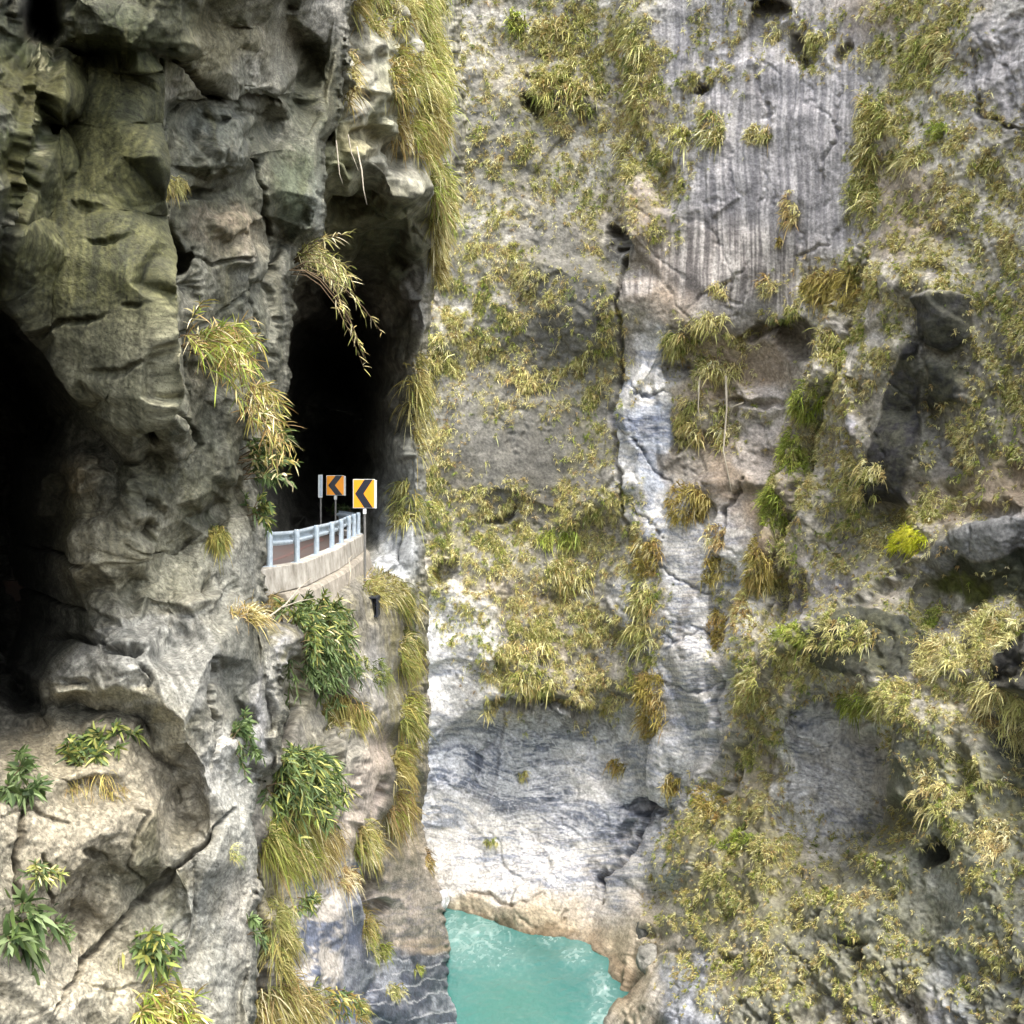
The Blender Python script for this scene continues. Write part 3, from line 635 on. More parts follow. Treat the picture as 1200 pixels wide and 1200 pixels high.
# ================================================================== THE ROCK PILLAR NEAR AT HAND (left)
near_pts = [(-1500,-1500,3.4),(-1500,300,3.6),(-1500,1600,4.2),(-1500,3000,4.6),(-400,-1500,4.4),(-400,-300,6.0),(-400,1600,6.2),(-300,3000,6.5),(300,-1500,7.5),(300,3000,9),(430,-1500,12),(430,-300,16.5),(430,3000,14),
 (-60,-20,8.2),(20,-10,8.9),(42,-10,13),(45,20,14),(64,36,13),(14,30,8.8),(16,62,8.8),(80,-12,9.1),(84,28,9.2),(62,64,9.9),(-60,140,7.8),(0,140,8.3),(0,270,8.5),(22,160,8.5),(42,110,8.8),(48,170,9.7),(34,260,9.7),(60,150,10.6),
 (100,105,10.0),(172,74,10.1),(184,200,9.75),(190,330,9.6),(196,400,9.6),(200,455,9.7),(190,492,10.0),(160,499,10.2),(142,507,10.3),(96,457,10.1),(60,402,9.9),(0,338,9.3),(-60,300,8.7),(120,250,9.75),(112,380,9.7),(70,300,9.55),(140,450,9.85),(100,200,10.0),(60,230,9.9),(150,150,9.9),
 (202,60,10.9),(199,200,11.0),(204,330,11.2),(211,400,11.3),(213,460,11.5),
 (85,46,9.0),(150,51,9.2),(210,53,9.7),(90,64,10.3),(150,67,10.4),(208,68,10.8),(100,0,8.8),(200,-10,9.3),(300,-20,11),
 (0,362,12.5),(50,428,13.5),(90,484,14),(135,530,13.4),(10,430,18),(60,500,17.5),(10,520,20),(10,600,21),(22,700,21),(8,780,19),(36,822,15.5),(-80,380,15),(-80,600,18),(-80,800,15),(-250,600,6.8),(-120,300,8),(-120,900,8.5),
 (32,548,15.5),(62,532,14.0),(100,552,12.3),(98,600,12.8),(26,600,16.0),(40,640,16.5),(92,640,12.3),(60,684,15.2),(112,690,12.2),(66,732,15.4),(122,738,12.0),(52,772,14.6),(54,800,12.4),
 (250,30,12.2),(322,30,14.5),(262,20,12.3),(310,76,13.6),(325,112,13.8),(275,112,12.5),(215,118,11.1),(326,130,15.2),(275,128,13.7),(215,132,11.7),
 (248,150,12.1),(286,196,12.3),(262,207,12.1),(275,150,12.5),(260,224,13.6),(292,214,14.2),(215,215,11.4),(232,242,11.8),(200,248,11.1),(236,252,12.6),
 (282,250,13.6),(272,275,13.1),(230,300,12.2),(213,312,13.0),(300,330,14.1),(320,300,14.9),(325,380,15.0),(332,430,15.4),(322,490,15.9),(240,400,12.6),(272,430,13.0),(300,480,14.5),(240,500,12.9),(285,556,14.5),(205,520,12.1),(165,540,12.3),(200,590,12.5),(240,578,12.9),(270,552,13.4),
 (185,626,12.3),(236,592,12.7),(274,553,13.4),(190,640,13.4),(242,606,13.9),(280,566,14.4),
 (316,150,16.4),(334,170,15.6),(366,172,15.9),(377,235,16.0),(371,266,16.2),(342,266,15.8),(330,288,17.2),(375,288,19),(385,235,20),(345,60,17.5),(370,100,17.9),(392,72,17.6),(335,10,15),(360,-12,15.5),(396,20,17),(402,-30,17),(390,50,17.2),(385,130,17.2),(350,140,16.4),
 (150,600,12.2),(140,660,12.2),(200,680,12.6),(250,680,13.2),(300,600,14.4),(304,690,14.9),(262,640,13.6),(250,620,13.4),(290,705,14.4),(150,700,12.3),
 (140,727,11.6),(232,718,12.1),(252,760,11.8),(246,800,11.4),(200,800,11.0),(135,803,10.8),(66,812,10.9),(60,792,11.3),(190,817,10.6),(217,850,10.7),(213,882,10.8),(194,874,11.2),(208,730,12.6),
 (70,827,12.2),(130,831,12.2),(182,838,12.5),(172,860,12.3),(202,892,12.2),(0,850,11.8),(60,862,11.2),(0,884,10),(60,900,10.1),(120,900,10.4),(150,872,11.5),(250,890,11.5),(285,872,12.5),
 (268,722,13.2),(300,738,14),(258,800,13.2),(290,770,13.4),(322,800,14.1),(332,860,14.5),(315,904,14.8),(280,850,13.9),(300,905,14.9),
 (240,900,11.3),(280,930,12.2),(292,1000,12.6),(295,1100,12.5),(250,1000,11.4),(200,1020,11.1),(186,1038,11.5),(100,1000,10.2),(0,1000,9.5),(-60,1000,8.8),(50,1180,9.8),(130,1100,10.7),(230,1100,11.3),(0,1200,9.1),(150,1200,10.4),(290,1250,12.2),(0,1400,8.8),(200,1400,10.4),(300,1400,12)]
near_out = [(-1600,-1600),(440,-1600),(414,-40),(404,20),(402,60),(396,140),(379,165),(379,240),(372,272),(346,292),(334,340),(333,440),(321,492),(302,530),(285,560),(297,582),(306,615),(309,690),(303,705),(316,740),(327,790),(335,850),(322,905),(300,914),(293,960),(301,1010),(303,1100),(296,1200),(292,1400),(300,3100),(-1600,3100)]
near = Sheet(axis(-25, 418, -1490, 428), axis(-32, 1225, -1490, 2990), near_pts, near_out, curl=0.03, cut=26, soft=1, warp=(7, 3))

HANG = [(66,66),(178,62),(186,200),(194,400),(199,455),(188,494),(150,504),(96,456),(60,402),(0,341),(4,270),(40,180)]
BLOCK = [(60,792),(138,727),(232,718),(256,760),(247,808),(219,850),(212,884),(193,872),(190,820),(64,815)]

def near_rock(s):
    p = s.G; U, V = s.U, s.V; x, y = s.WU, s.WV
    q = p + 0.22 * np.stack([fbm3(p, 0.7, 2, off=3), fbm3(p, 0.7, 2, off=31), fbm3(p, 0.7, 2, off=63)], -1)
    h1, e1 = cells(q, 1.5, (1, 1, 1.5), 0.8); h2, e2 = cells(q, 0.55, (1, 1.2, 0.9), 0.9, 7.3); h3, e3 = cells(q, 0.2, (1.2, 1, 0.7), 0.9, 3.1)
    sm = np.zeros(U.shape, f32)
    for b, k in [((118,240,75,200),.95),((150,450,50,50),.7),((220,790,60,50),.7),((280,900,60,60),.3),((290,790,30,50),.5),((260,1080,50,120),.5),((350,215,26,46),.6),((280,660,30,60),.4),((250,60,60,40),.4),((300,830,20,60),.7),((170,1050,60,80),.3)]:
        sl, m = s.blob(*b); sm[sl] = np.maximum(sm[sl], m * k)
    for poly_ in (HANG, BLOCK):
        sl, m = s.poly(poly_, 3, .4); sm[sl] = np.maximum(sm[sl], .92 * m)
    sl, hang = s.poly(HANG, 2.5, .35)
    r = 1 - sm
    ledge = np.zeros(U.shape, f32)
    for b in [(80,640,90,110),(120,700,80,60),(60,580,60,60),(150,760,70,40),(230,700,60,30)]:
        sl, m = s.blob(*b); ledge[sl] = np.maximum(ledge[sl], m)
    s.disp += (0.02 + 0.14 * r) * h1 * s.att(1.3) + r * (0.075 * h2 * s.att(.5) + 0.022 * h3 * s.att(.2))
    bed = p[..., 2] + 0.10 * p[..., 0] + 0.35 * fbm3(p, 0.5, 3, off=9)
    f = bed / 0.30 - np.floor(bed / 0.30); f2 = bed / 0.11 - np.floor(bed / 0.11)
    s.disp += ledge * s.att(.4) * (0.26 * (np.where(f < 0.8, 1 - f / 0.8, (f - 0.8) / 0.2) - 0.5) + 0.10 * (f2 - 0.5) + 0.14 * h2)
    bed2 = p[..., 2] * 0.55 + p[..., 0] * 0.7 + 0.5 * fbm3(p, 0.4, 3, off=19)
    f = bed2 / 0.5 - np.floor(bed2 / 0.5)
    s.disp += 0.06 * s.att(.5) * r * (np.where(f < 0.85, f / 0.85, (1 - f) / 0.15) - 0.5)
    s.disp += ((0.03 + 0.05 * r) * fbm3(p, 0.8, 3, off=1) * s.att(.9) + (0.012 + 0.028 * r) * fbm3(p, 3.5, 4, 0.55, off=2) * s.att(.25) + 0.005 * fbm3(p, 18., 2, 0.6, off=4) * s.att(.06)).astype(f32)
    s.disp -= 0.06 * s.att(.4) * r * np.clip(1 - e2 / 0.05, 0, 1) * (fbm3(p, 0.5, 2, off=21) > 0.25)
    s.disp += 0.085 * r * terrace(2.8 * fbm3(p * np.array([1, 1, .7]), 1.0, 3, .55, off=230), .85) * s.att(.5) + 0.03 * (.25 + .75 * r) * terrace(2.8 * fbm3(p, 3.2, 3, .55, off=240), .8) * s.att(.18)
    line_ = np.clip(1 - np.abs(fbm3(p * np.array([1, 1, .8]), 1.6, 4, 0.6, off=310)) * 12, 0, 1) * sstep(0.0, .4, fbm3(p, .6, 2, off=320))
    s.disp -= 0.06 * line_ * s.att(.4) * (0.35 + 0.65 * r)
    s.disp += 0.05 * s.att(.3) * np.abs(fbm3(p, 2.6, 4, 0.55, off=220)) * (0.3 + r)
    for (a, b, c, d, e, g) in [(60,150,13,9,20,-.25),(212,306,18,7,-20,-.3),(322,306,4,16,8,-.5),(170,622,10,7,0,-.5),(242,690,7,14,0,-.2),(205,735,12,6,30,-.12),(150,764,18,4,0,-.3),(168,845,14,9,30,-.4),(110,925,34,22,0,-.3),(110,1000,16,6,20,-.2),(95,1075,18,14,0,-.18),(180,515,8,5,0,-.3),(150,430,26,5,-14,-.1),(105,250,14,4,10,-.12),(130,290,22,4,6,-.1),(90,375,34,4,-10,-.14),(160,360,10,4,0,-.1),(230,232,20,5,-14,-.3),(355,100,14,30,20,-.3),(225,340,9,18,0,-.2),
        (262,160,18,26,10,.25),(292,140,16,10,0,.2),(265,70,50,40,0,.15),(180,575,12,12,0,.2),(192,590,8,10,0,.25),(215,528,12,9,0,.18),(275,300,16,14,0,.14),(270,560,16,10,0,.1),(120,960,60,60,0,.2),(260,980,30,60,0,.15),(60,1140,50,50,0,.18),(230,60,26,20,0,.12),(265,265,20,14,0,.25),(250,190,14,18,0,.2)]:
        s.push(s.blob(a, b, c, d, e, 0.5, 0.8), g)
    s.push(s.poly(HANG, 2.5, .35), .28)
    for pts, w, g in [([(187,66),(192,200),(199,330),(204,450)],5,-.5),([(272,950),(236,990),(200,1020),(140,1085),(50,1185)],5,-.35),([(33,930),(18,990),(16,1060)],4,-.3),([(70,1180),(100,1120),(90,1060),(120,1010)],2.6,-.15),([(120,920),(160,960),(150,1010),(175,1040)],2.6,-.15),([(200,900),(215,950),(240,985)],2.6,-.15),([(0,960),(40,950),(80,965)],2.6,-.15),([(90,1150),(140,1160),(200,1140)],2.6,-.12),([(45,1000),(60,1060)],3,-.2),([(200,70),(262,118),(330,128)],4,-.3),([(196,150),(232,122),(260,116)],3,-.3),([(300,160),(312,230),(320,300),(322,360)],3,-.3),([(200,480),(240,520),(215,545)],3,-.25),([(252,770),(246,830),(255,890)],4,-.35),([(160,780),(180,800),(170,808)],2.4,-.2),([(62,806),(100,800),(104,792)],2,-.2),
        ([(30,640),(70,650),(110,660)],4,-.3),([(20,690),(60,705),(110,712)],4,-.35),([(50,745),(90,750),(130,758)],4,-.35),([(215,300),(250,310),(290,300)],3,-.2),([(200,395),(250,380),(300,330)],3,-.2),([(285,250),(292,330),(318,420)],3,-.2),([(218,420),(230,470),(215,500)],2.5,-.2),([(150,640),(200,650),(235,625)],3,-.2),([(225,1130),(235,1060),(225,1000)],2,-.12),([(45,60),(20,160),(0,260)],5,.25)]:
        s.push(s.line(pts, w), g)
    # ---------------- colours
    n1 = fbm3(p, 0.55, 4, 0.55, off=40); n2 = fbm3(p, 2.6, 4, 0.6, off=50)
    g = sstep(-0.5, 0.6, n1 + 0.6 * n2)[..., None]
    s.col[:] = lin(96,95,82) * (1 - g) + lin(152,148,132) * g
    fine = fbm3(p, 9.0, 4, 0.7, off=300); fine2 = fbm3(p, 27.0, 3, 0.75, off=350); s.col *= (1 + 0.5 * np.clip(fine, -.9, .9))[..., None]
    sx = (U * .9 + .1 * x).astype(f32); sy = V.astype(f32)
    streak = 0.7 * pn2(sx / 9, sy / 140) + 0.6 * pn2(sx / 3.6, sy / 90 + 9) + 0.4 * pn2(sx / 24, sy / 220)
    for b, c, k in [((270,60,80,60),(190,180,156),.6),((240,50,50,40),(176,164,124),.5),((300,100,40,30),(190,186,172),.6),((262,160,30,40),(140,144,140),.6),((270,270,40,30),(196,176,146),.6),((280,350,50,60),(140,138,126),.5),((350,215,30,50),(110,118,92),.7),((372,235,10,40),(150,152,144),.5),((385,20,20,30),(196,190,176),.6),
        ((220,780,70,50),(140,138,128),.7),((120,805,70,16),(180,170,142),.8),((190,800,40,18),(164,158,138),.7),((200,850,20,30),(196,186,150),.7),((300,850,16,60),(180,178,174),.8),((275,790,18,50),(116,116,106),.7),((320,800,10,40),(170,168,160),.6),((270,660,40,70),(164,162,150),.6),((275,600,18,40),(190,182,158),.6),((190,660,60,50),(150,146,120),.5),
        ((120,960,140,90),(164,154,132),.85),((60,1100,80,100),(158,148,126),.75),((60,880,70,30),(172,160,132),.8),((180,1150,70,70),(186,176,150),.6),((265,900,36,50),(186,184,176),.7),((240,1090,60,120),(146,146,138),.7),((285,1000,20,120),(184,178,164),.6),((170,1030,40,60),(136,132,112),.5),((280,960,26,70),(170,170,160),.6),((40,1160,60,40),(196,188,166),.5),((160,470,60,40),(168,166,140),.6),((192,400,14,100),(176,172,140),.6),((180,120,16,60),(170,166,140),.4),((110,640,50,60),(150,138,104),.4),((60,590,50,40),(136,128,92),.5),((90,560,26,26),(150,128,90),.5)]:
        s.paint(s.blob(*b), lin(*c), k)
    for b in [(200,620,260,420),(250,200,120,240)]:
        sl, k = s.blob(*b); t = sstep(-.3, .8, streak[sl] + 0.5 * n2[sl])
        s.paint((sl, k * t), lin(84,82,66), .4)
    drk = np.clip(1 - np.abs(fbm3(p * np.array([1, 1, .8]), 1.6, 4, 0.6, off=310)) * 12, 0, 1) * sstep(0.0, .4, fbm3(p, .6, 2, off=320)) * s.att(.5)
    s.tint(0.6 * drk, lin(52,48,38))
    s.tint(0.6 * sstep(.5, .8, fbm3(p, 5.0, 3, .6, off=330)) * sstep(-.1, .4, n1), lin(196,190,168))
    for b, k in [((180,1010,60,60),.5),((90,930,60,24),.5),((60,1060,30,40),.4),((210,930,40,50),.4),((120,1090,40,24),.35),((240,1080,50,110),.35)]:
        sl, m = s.blob(*b); t = sstep(-.6, .5, n2[sl] + .4 * streak[sl]); s.paint((sl, m * t), lin(112,104,82), k)
    # moss and algae
    moss = np.zeros(U.shape, f32)
    for b, k in [((250,160,110,170),.5),((110,240,90,190),1.0),((30,240,90,190),1.0),((10,120,80,100),1.0),((10,60,40,60),.8),((280,380,60,90),.4),((120,60,120,60),.95),((60,330,90,60),.6),((150,20,130,40),.8),((350,210,24,40),.6),((280,210,40,60),.35),((220,220,30,40),.5),((250,590,50,40),.55),((180,560,50,40),.5),((270,20,60,20),.5),((370,110,40,60),.7),((230,260,40,30),.4),((130,1020,30,30),.3),((200,1060,18,40),.5),((250,530,60,60),.35),((300,60,30,20),.2),((170,1010,14,50),.5)]:
        sl, m = s.blob(*b); moss[sl] = np.maximum(moss[sl], m * k)
    mk = moss * sstep(-1.0, 0.0, n1 + 0.7 * n2 + 0.3 * streak)
    t = sstep(-0.5, 0.6, fbm3(p, 1.1, 3, off=70))[..., None]
    k = mk[..., None]; s.col[:] = s.col * (1 - k) + (lin(72,70,36) * t + lin(56,62,36) * (1 - t)) * k
    s.tint(0.55 * moss * sstep(0.45, 1.0, streak + 0.4 * n2), lin(150,144,104))
    pat = np.zeros(U.shape, f32)
    for b in [(55,210,24,90),(110,110,40,40),(40,270,20,60),(70,60,30,30)]:
        sl, m = s.blob(*b); pat[sl] = np.maximum(pat[sl], m)
    s.tint(pat * sstep(0.35, 0.6, pn2(x / 4, y / 8) + 0.4 * n2) * 0.9, lin(190,186,150))
    sl, m = s.poly(HANG, 3, .35); t = sstep(-.7, .9, streak[sl] + .5 * n2[sl])[..., None]
    lowr = sstep(330, 440, sy[sl])[..., None]
    c = (lin(58,59,35) * (1 - t) + lin(104,102,64) * t) * (1 - lowr) + (lin(104,102,80) * (1 - t) + lin(160,156,130) * t) * lowr
    k = (m * .85)[..., None]; s.col[sl] = s.col[sl] * (1 - k) + c * k
    s.paint(s.line([(183,70),(188,200),(193,330),(197,450)], 5, .3), lin(176,170,138), .7)
    sl, m = s.poly(BLOCK, 3, .4); t = sstep(-.7, .8, pn2((U[sl] - V[sl] * .5).astype(f32) / 7, (V[sl] + U[sl] * .5).astype(f32) / 60) + .5 * n2[sl])[..., None]
    c = lin(112,112,106) * (1 - t) + lin(172,170,160) * t; k = (m * .7)[..., None]; s.col[sl] = s.col[sl] * (1 - k) + c * k
    s.paint(s.poly([(62,800),(180,806),(216,850),(212,884),(193,872),(188,818),(62,816)], 3, .4), lin(186,178,152), .7)
    st = sstep(0.3, 0.9, streak) * sstep(-0.3, 0.5, fbm3(p, 0.4, 2, off=90))
    s.tint(0.4 * st, lin(78,76,66)); s.wet[:] = 0.4 * st + 0.3 * moss
    speck = sstep(0.42, 0.62, pn2(x / 3.0, y / 3.4) + 0.3 * n2) * sstep(-0.2, 0.3, n1)
    for b in [(120,980,150,130),(60,1100,90,90)]:
        sl, m = s.blob(*b); s.paint((sl, m * speck[sl]), lin(196,186,160), .6)
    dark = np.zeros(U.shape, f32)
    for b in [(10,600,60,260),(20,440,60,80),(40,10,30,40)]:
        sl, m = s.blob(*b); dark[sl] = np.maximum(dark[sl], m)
    s.tint(0.85 * dark, lin(52,50,44))  # shade of the cave and the top hole, put into the rock colour
    s.col *= (0.78 * (1 + 0.5 * np.clip(fine2, -.9, .9)))[..., None]
    crk = np.clip(1 - np.abs(fbm3(p * np.array([1, 1, .7]), 4.2, 4, 0.65, off=360)) * 11, 0, 1) * sstep(-.1, .35, fbm3(p, 1.2, 2, off=370)) * s.att(.12)
    s.tint(.55 * crk, lin(46,43,34)); s.disp += (0.006 * fbm3(p, 24., 3, .7, off=380) - 0.02 * crk) * s.att(.05)
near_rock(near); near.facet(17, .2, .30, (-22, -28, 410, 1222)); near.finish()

# ================================================================== THE ROCK OVER AND ROUND THE TUNNEL MOUTH
mouth_pts = [(230,-1200,14),(230,300,27),(230,450,34),(230,700,34),(300,300,30),(300,450,38),(300,600,36),(300,780,30),(400,-1200,17),(620,-1200,24),(400,-200,23),(400,0,25.4),(460,0,29.5),(515,0,34.5),(560,0,44),(400,150,25),(440,130,26.8),(500,150,31.4),(537,180,35.6),(470,60,29.6),(430,60,27.4),(520,80,34.6),
 (392,200,25.2),(412,216,25.8),(436,200,26.8),(458,230,28.8),(482,262,32.5),(497,290,36.5),(520,260,36),(500,220,31.6),(470,200,29.4),
 (400,228,28.5),(430,222,30.5),(452,250,32),(474,280,35),(400,270,32),(430,290,36),(460,300,37.5),(400,320,37),(440,330,40),(470,328,38.2),(345,330,38),(370,350,40),
 (480,310,37.6),(499,340,37.6),(472,362,39.6),(487,400,38.6),(468,450,41),(489,480,39.2),(455,530,42),(470,560,40),(490,600,39),(440,590,43),(457,622,39.4),(482,650,37.4),(442,640,38),(430,664,36.5),(470,690,37),(495,690,38.5),(460,340,40.6),(462,410,40.4),(454,470,41.6),(440,520,45),
 (350,400,46),(400,380,50),(440,360,42.5),(425,395,47),(428,440,49),(430,490,49),(350,470,54),(400,450,64),(445,450,44.5),(350,550,54),(400,540,66),(428,545,52),(400,585,60),(360,600,52),(330,640,40),(330,700,34),(400,700,42),(420,600,50),(420,720,38),(500,780,42),(560,700,44),(560,300,44),(300,900,30),(560,900,44)]
mouth_out = [(200,-1300),(600,-1300),(532,-60),(530,40),(534,100),(540,150),(538,190),(531,240),(522,290),(506,330),(499,352),(492,420),(490,480),(491,560),(492,640),(494,760),(200,780)]
mouth = Sheet(axis(326, 545, 236, 600), axis(-32, 740, -1190, 790), mouth_pts, mouth_out, curl=0.02, cut=26, soft=1, warp=(5, 2.5))

def mouth_rock(s):
    p = s.G; U, V = s.U, s.V; x, y = s.WU, s.WV
    q = p + 0.4 * np.stack([fbm3(p, 0.4, 2, off=3), fbm3(p, 0.4, 2, off=31), fbm3(p, 0.4, 2, off=63)], -1)
    h1, e1 = cells(q, 3.0, (1, 1, 1), 0.8, 1.7); h2, e2 = cells(q, 1.1, (1, 1.2, 0.8), 0.9, 7.3); h3, e3 = cells(q, 0.42, (1.2, 1, 0.8), 0.9, 3.1)
    s.disp += 0.32 * h1 * s.att(3) + 0.22 * h2 * s.att(1.1) + 0.10 * h3 * s.att(.42)
    s.disp += (0.2 * fbm3(p, 0.5, 3, off=1) * s.att(1.5) + 0.08 * fbm3(p, 2.2, 4, 0.6, off=2) * s.att(.4)).astype(f32)
    for (a, b, c, d, e, g) in [(350,205,14,40,0,-.8),(420,90,10,20,0,-.5),(440,160,14,8,0,-.5),(470,185,10,16,0,-.6),(472,300,16,9,20,-.6),(450,245,22,8,25,.5),(485,290,9,20,10,.4),(484,385,8,26,0,.4),(462,150,8,10,0,.5)]:
        s.push(s.blob(a, b, c, d, e, 0.5), g)
    n1 = fbm3(p, 0.3, 4, 0.55, off=40); n2 = fbm3(p, 1.3, 4, 0.6, off=50)
    g = sstep(-0.5, 0.6, n1 + 0.6 * n2)[..., None]
    s.col[:] = lin(112,110,94) * (1 - g) + lin(160,156,140) * g
    for b, c, k in [((430,260,60,50),(84,82,54),.8),((400,180,30,40),(112,112,76),.6),((450,300,50,40),(72,72,52),.8),((460,110,20,60),(150,148,120),.5),((430,160,24,20),(160,150,112),.5),((515,180,14,60),(150,146,138),.7),((535,160,6,50),(90,88,80),.7),((490,350,16,40),(150,148,144),.6),((475,600,40,60),(142,144,142),.7),((460,650,30,30),(168,172,176),.7),((470,560,26,60),(128,128,118),.5)]:
        s.paint(s.blob(*b), lin(*c), k)
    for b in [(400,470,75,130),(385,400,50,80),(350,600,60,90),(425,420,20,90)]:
        s.paint(s.blob(*b), lin(50,48,42), .85)  # darkness inside the tunnel, painted into the rock colour
    fine = fbm3(p, 3.0, 4, 0.7, off=300); s.col *= (1 + 0.5 * np.clip(fine, -.9, .9))[..., None]
    s.disp += 0.38 * terrace(2.6 * fbm3(p, 0.5, 3, off=230)) * s.att(1.2)
    s.wet[:] = 0.15
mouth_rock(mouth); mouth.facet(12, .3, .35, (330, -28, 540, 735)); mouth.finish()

# ================================================================== THE CLIFF UNDER THE ROAD
low_pts = [(200,640,24),(200,1000,17),(200,1900,13),(200,3000,11),(240,690,20),(300,690,21),(306,703,21.6),(360,684,26.5),(425,655,34.5),(470,650,38),(500,640,42),(560,640,50),
 (310,722,19.6),(360,716,22.0),(400,706,25),(430,690,29),(460,690,35),(490,690,41),
 (300,760,18.6),(330,750,18.8),(375,745,22),(420,740,26.6),(440,740,29),(458,760,33),(470,740,38),(486,760,42),
 (330,800,19.6),(345,830,21.4),(372,800,23.6),(378,815,24.8),(400,800,24.4),(430,790,27.0),(452,800,30.5),(462,800,37),(497,830,43),
 (300,870,18.0),(340,880,19.6),(372,850,23.4),(400,880,24),(420,870,25.8),(440,850,27.6),(458,850,31),(463,870,36.5),(480,890,41),(490,920,43.5),
 (300,950,17.6),(340,960,19.4),(390,940,22.6),(420,930,25.2),(440,910,27.4),(452,900,29.6),(430,950,26.6),(445,950,30.6),(452,960,36),(485,960,44),
 (340,1010,18.8),(400,1000,23.4),(415,1020,26),(430,1015,27.4),(445,1000,35),(470,980,40),(497,1000,46.5),(300,1040,17.4),(350,1060,19.2),(400,1060,23),(420,1060,25.4),(428,1060,30),(436,1040,36),
 (440,1080,38.5),(470,1050,42),(510,1050,51),(480,1100,43),(522,1110,56.5),(520,1080,55),(440,1130,38),(480,1150,43),(528,1160,58.5),(425,1100,31),(416,1120,25),(400,1150,22.6),(412,1200,24),(425,1180,33),(350,1140,18.9),(300,1140,17.2),(340,1240,18.4),(440,1220,37),(500,1200,47),(540,1205,60),(400,1300,22),(440,1320,36),(560,1320,62),(300,1500,16.8),(420,1500,23),(460,1500,37),(600,1500,66),(620,900,70),(620,1200,74),(420,1900,24),(620,1900,66),(420,3000,22),(620,3000,60)]
low_out = [(180,690),(304,684),(360,676),(428,656),(450,672),(486,676),(491,700),(489,760),(497,830),(491,920),(487,962),(497,1000),(511,1050),(521,1080),(523,1120),(529,1160),(541,1205),(548,1300),(570,1500),(590,3100),(180,3100)]
low = Sheet(axis(255, 560, 205, 610), axis(635, 1225, 642, 2990), low_pts, low_out, curl=0.02, cut=24, soft=1, warp=(5, 2.5))

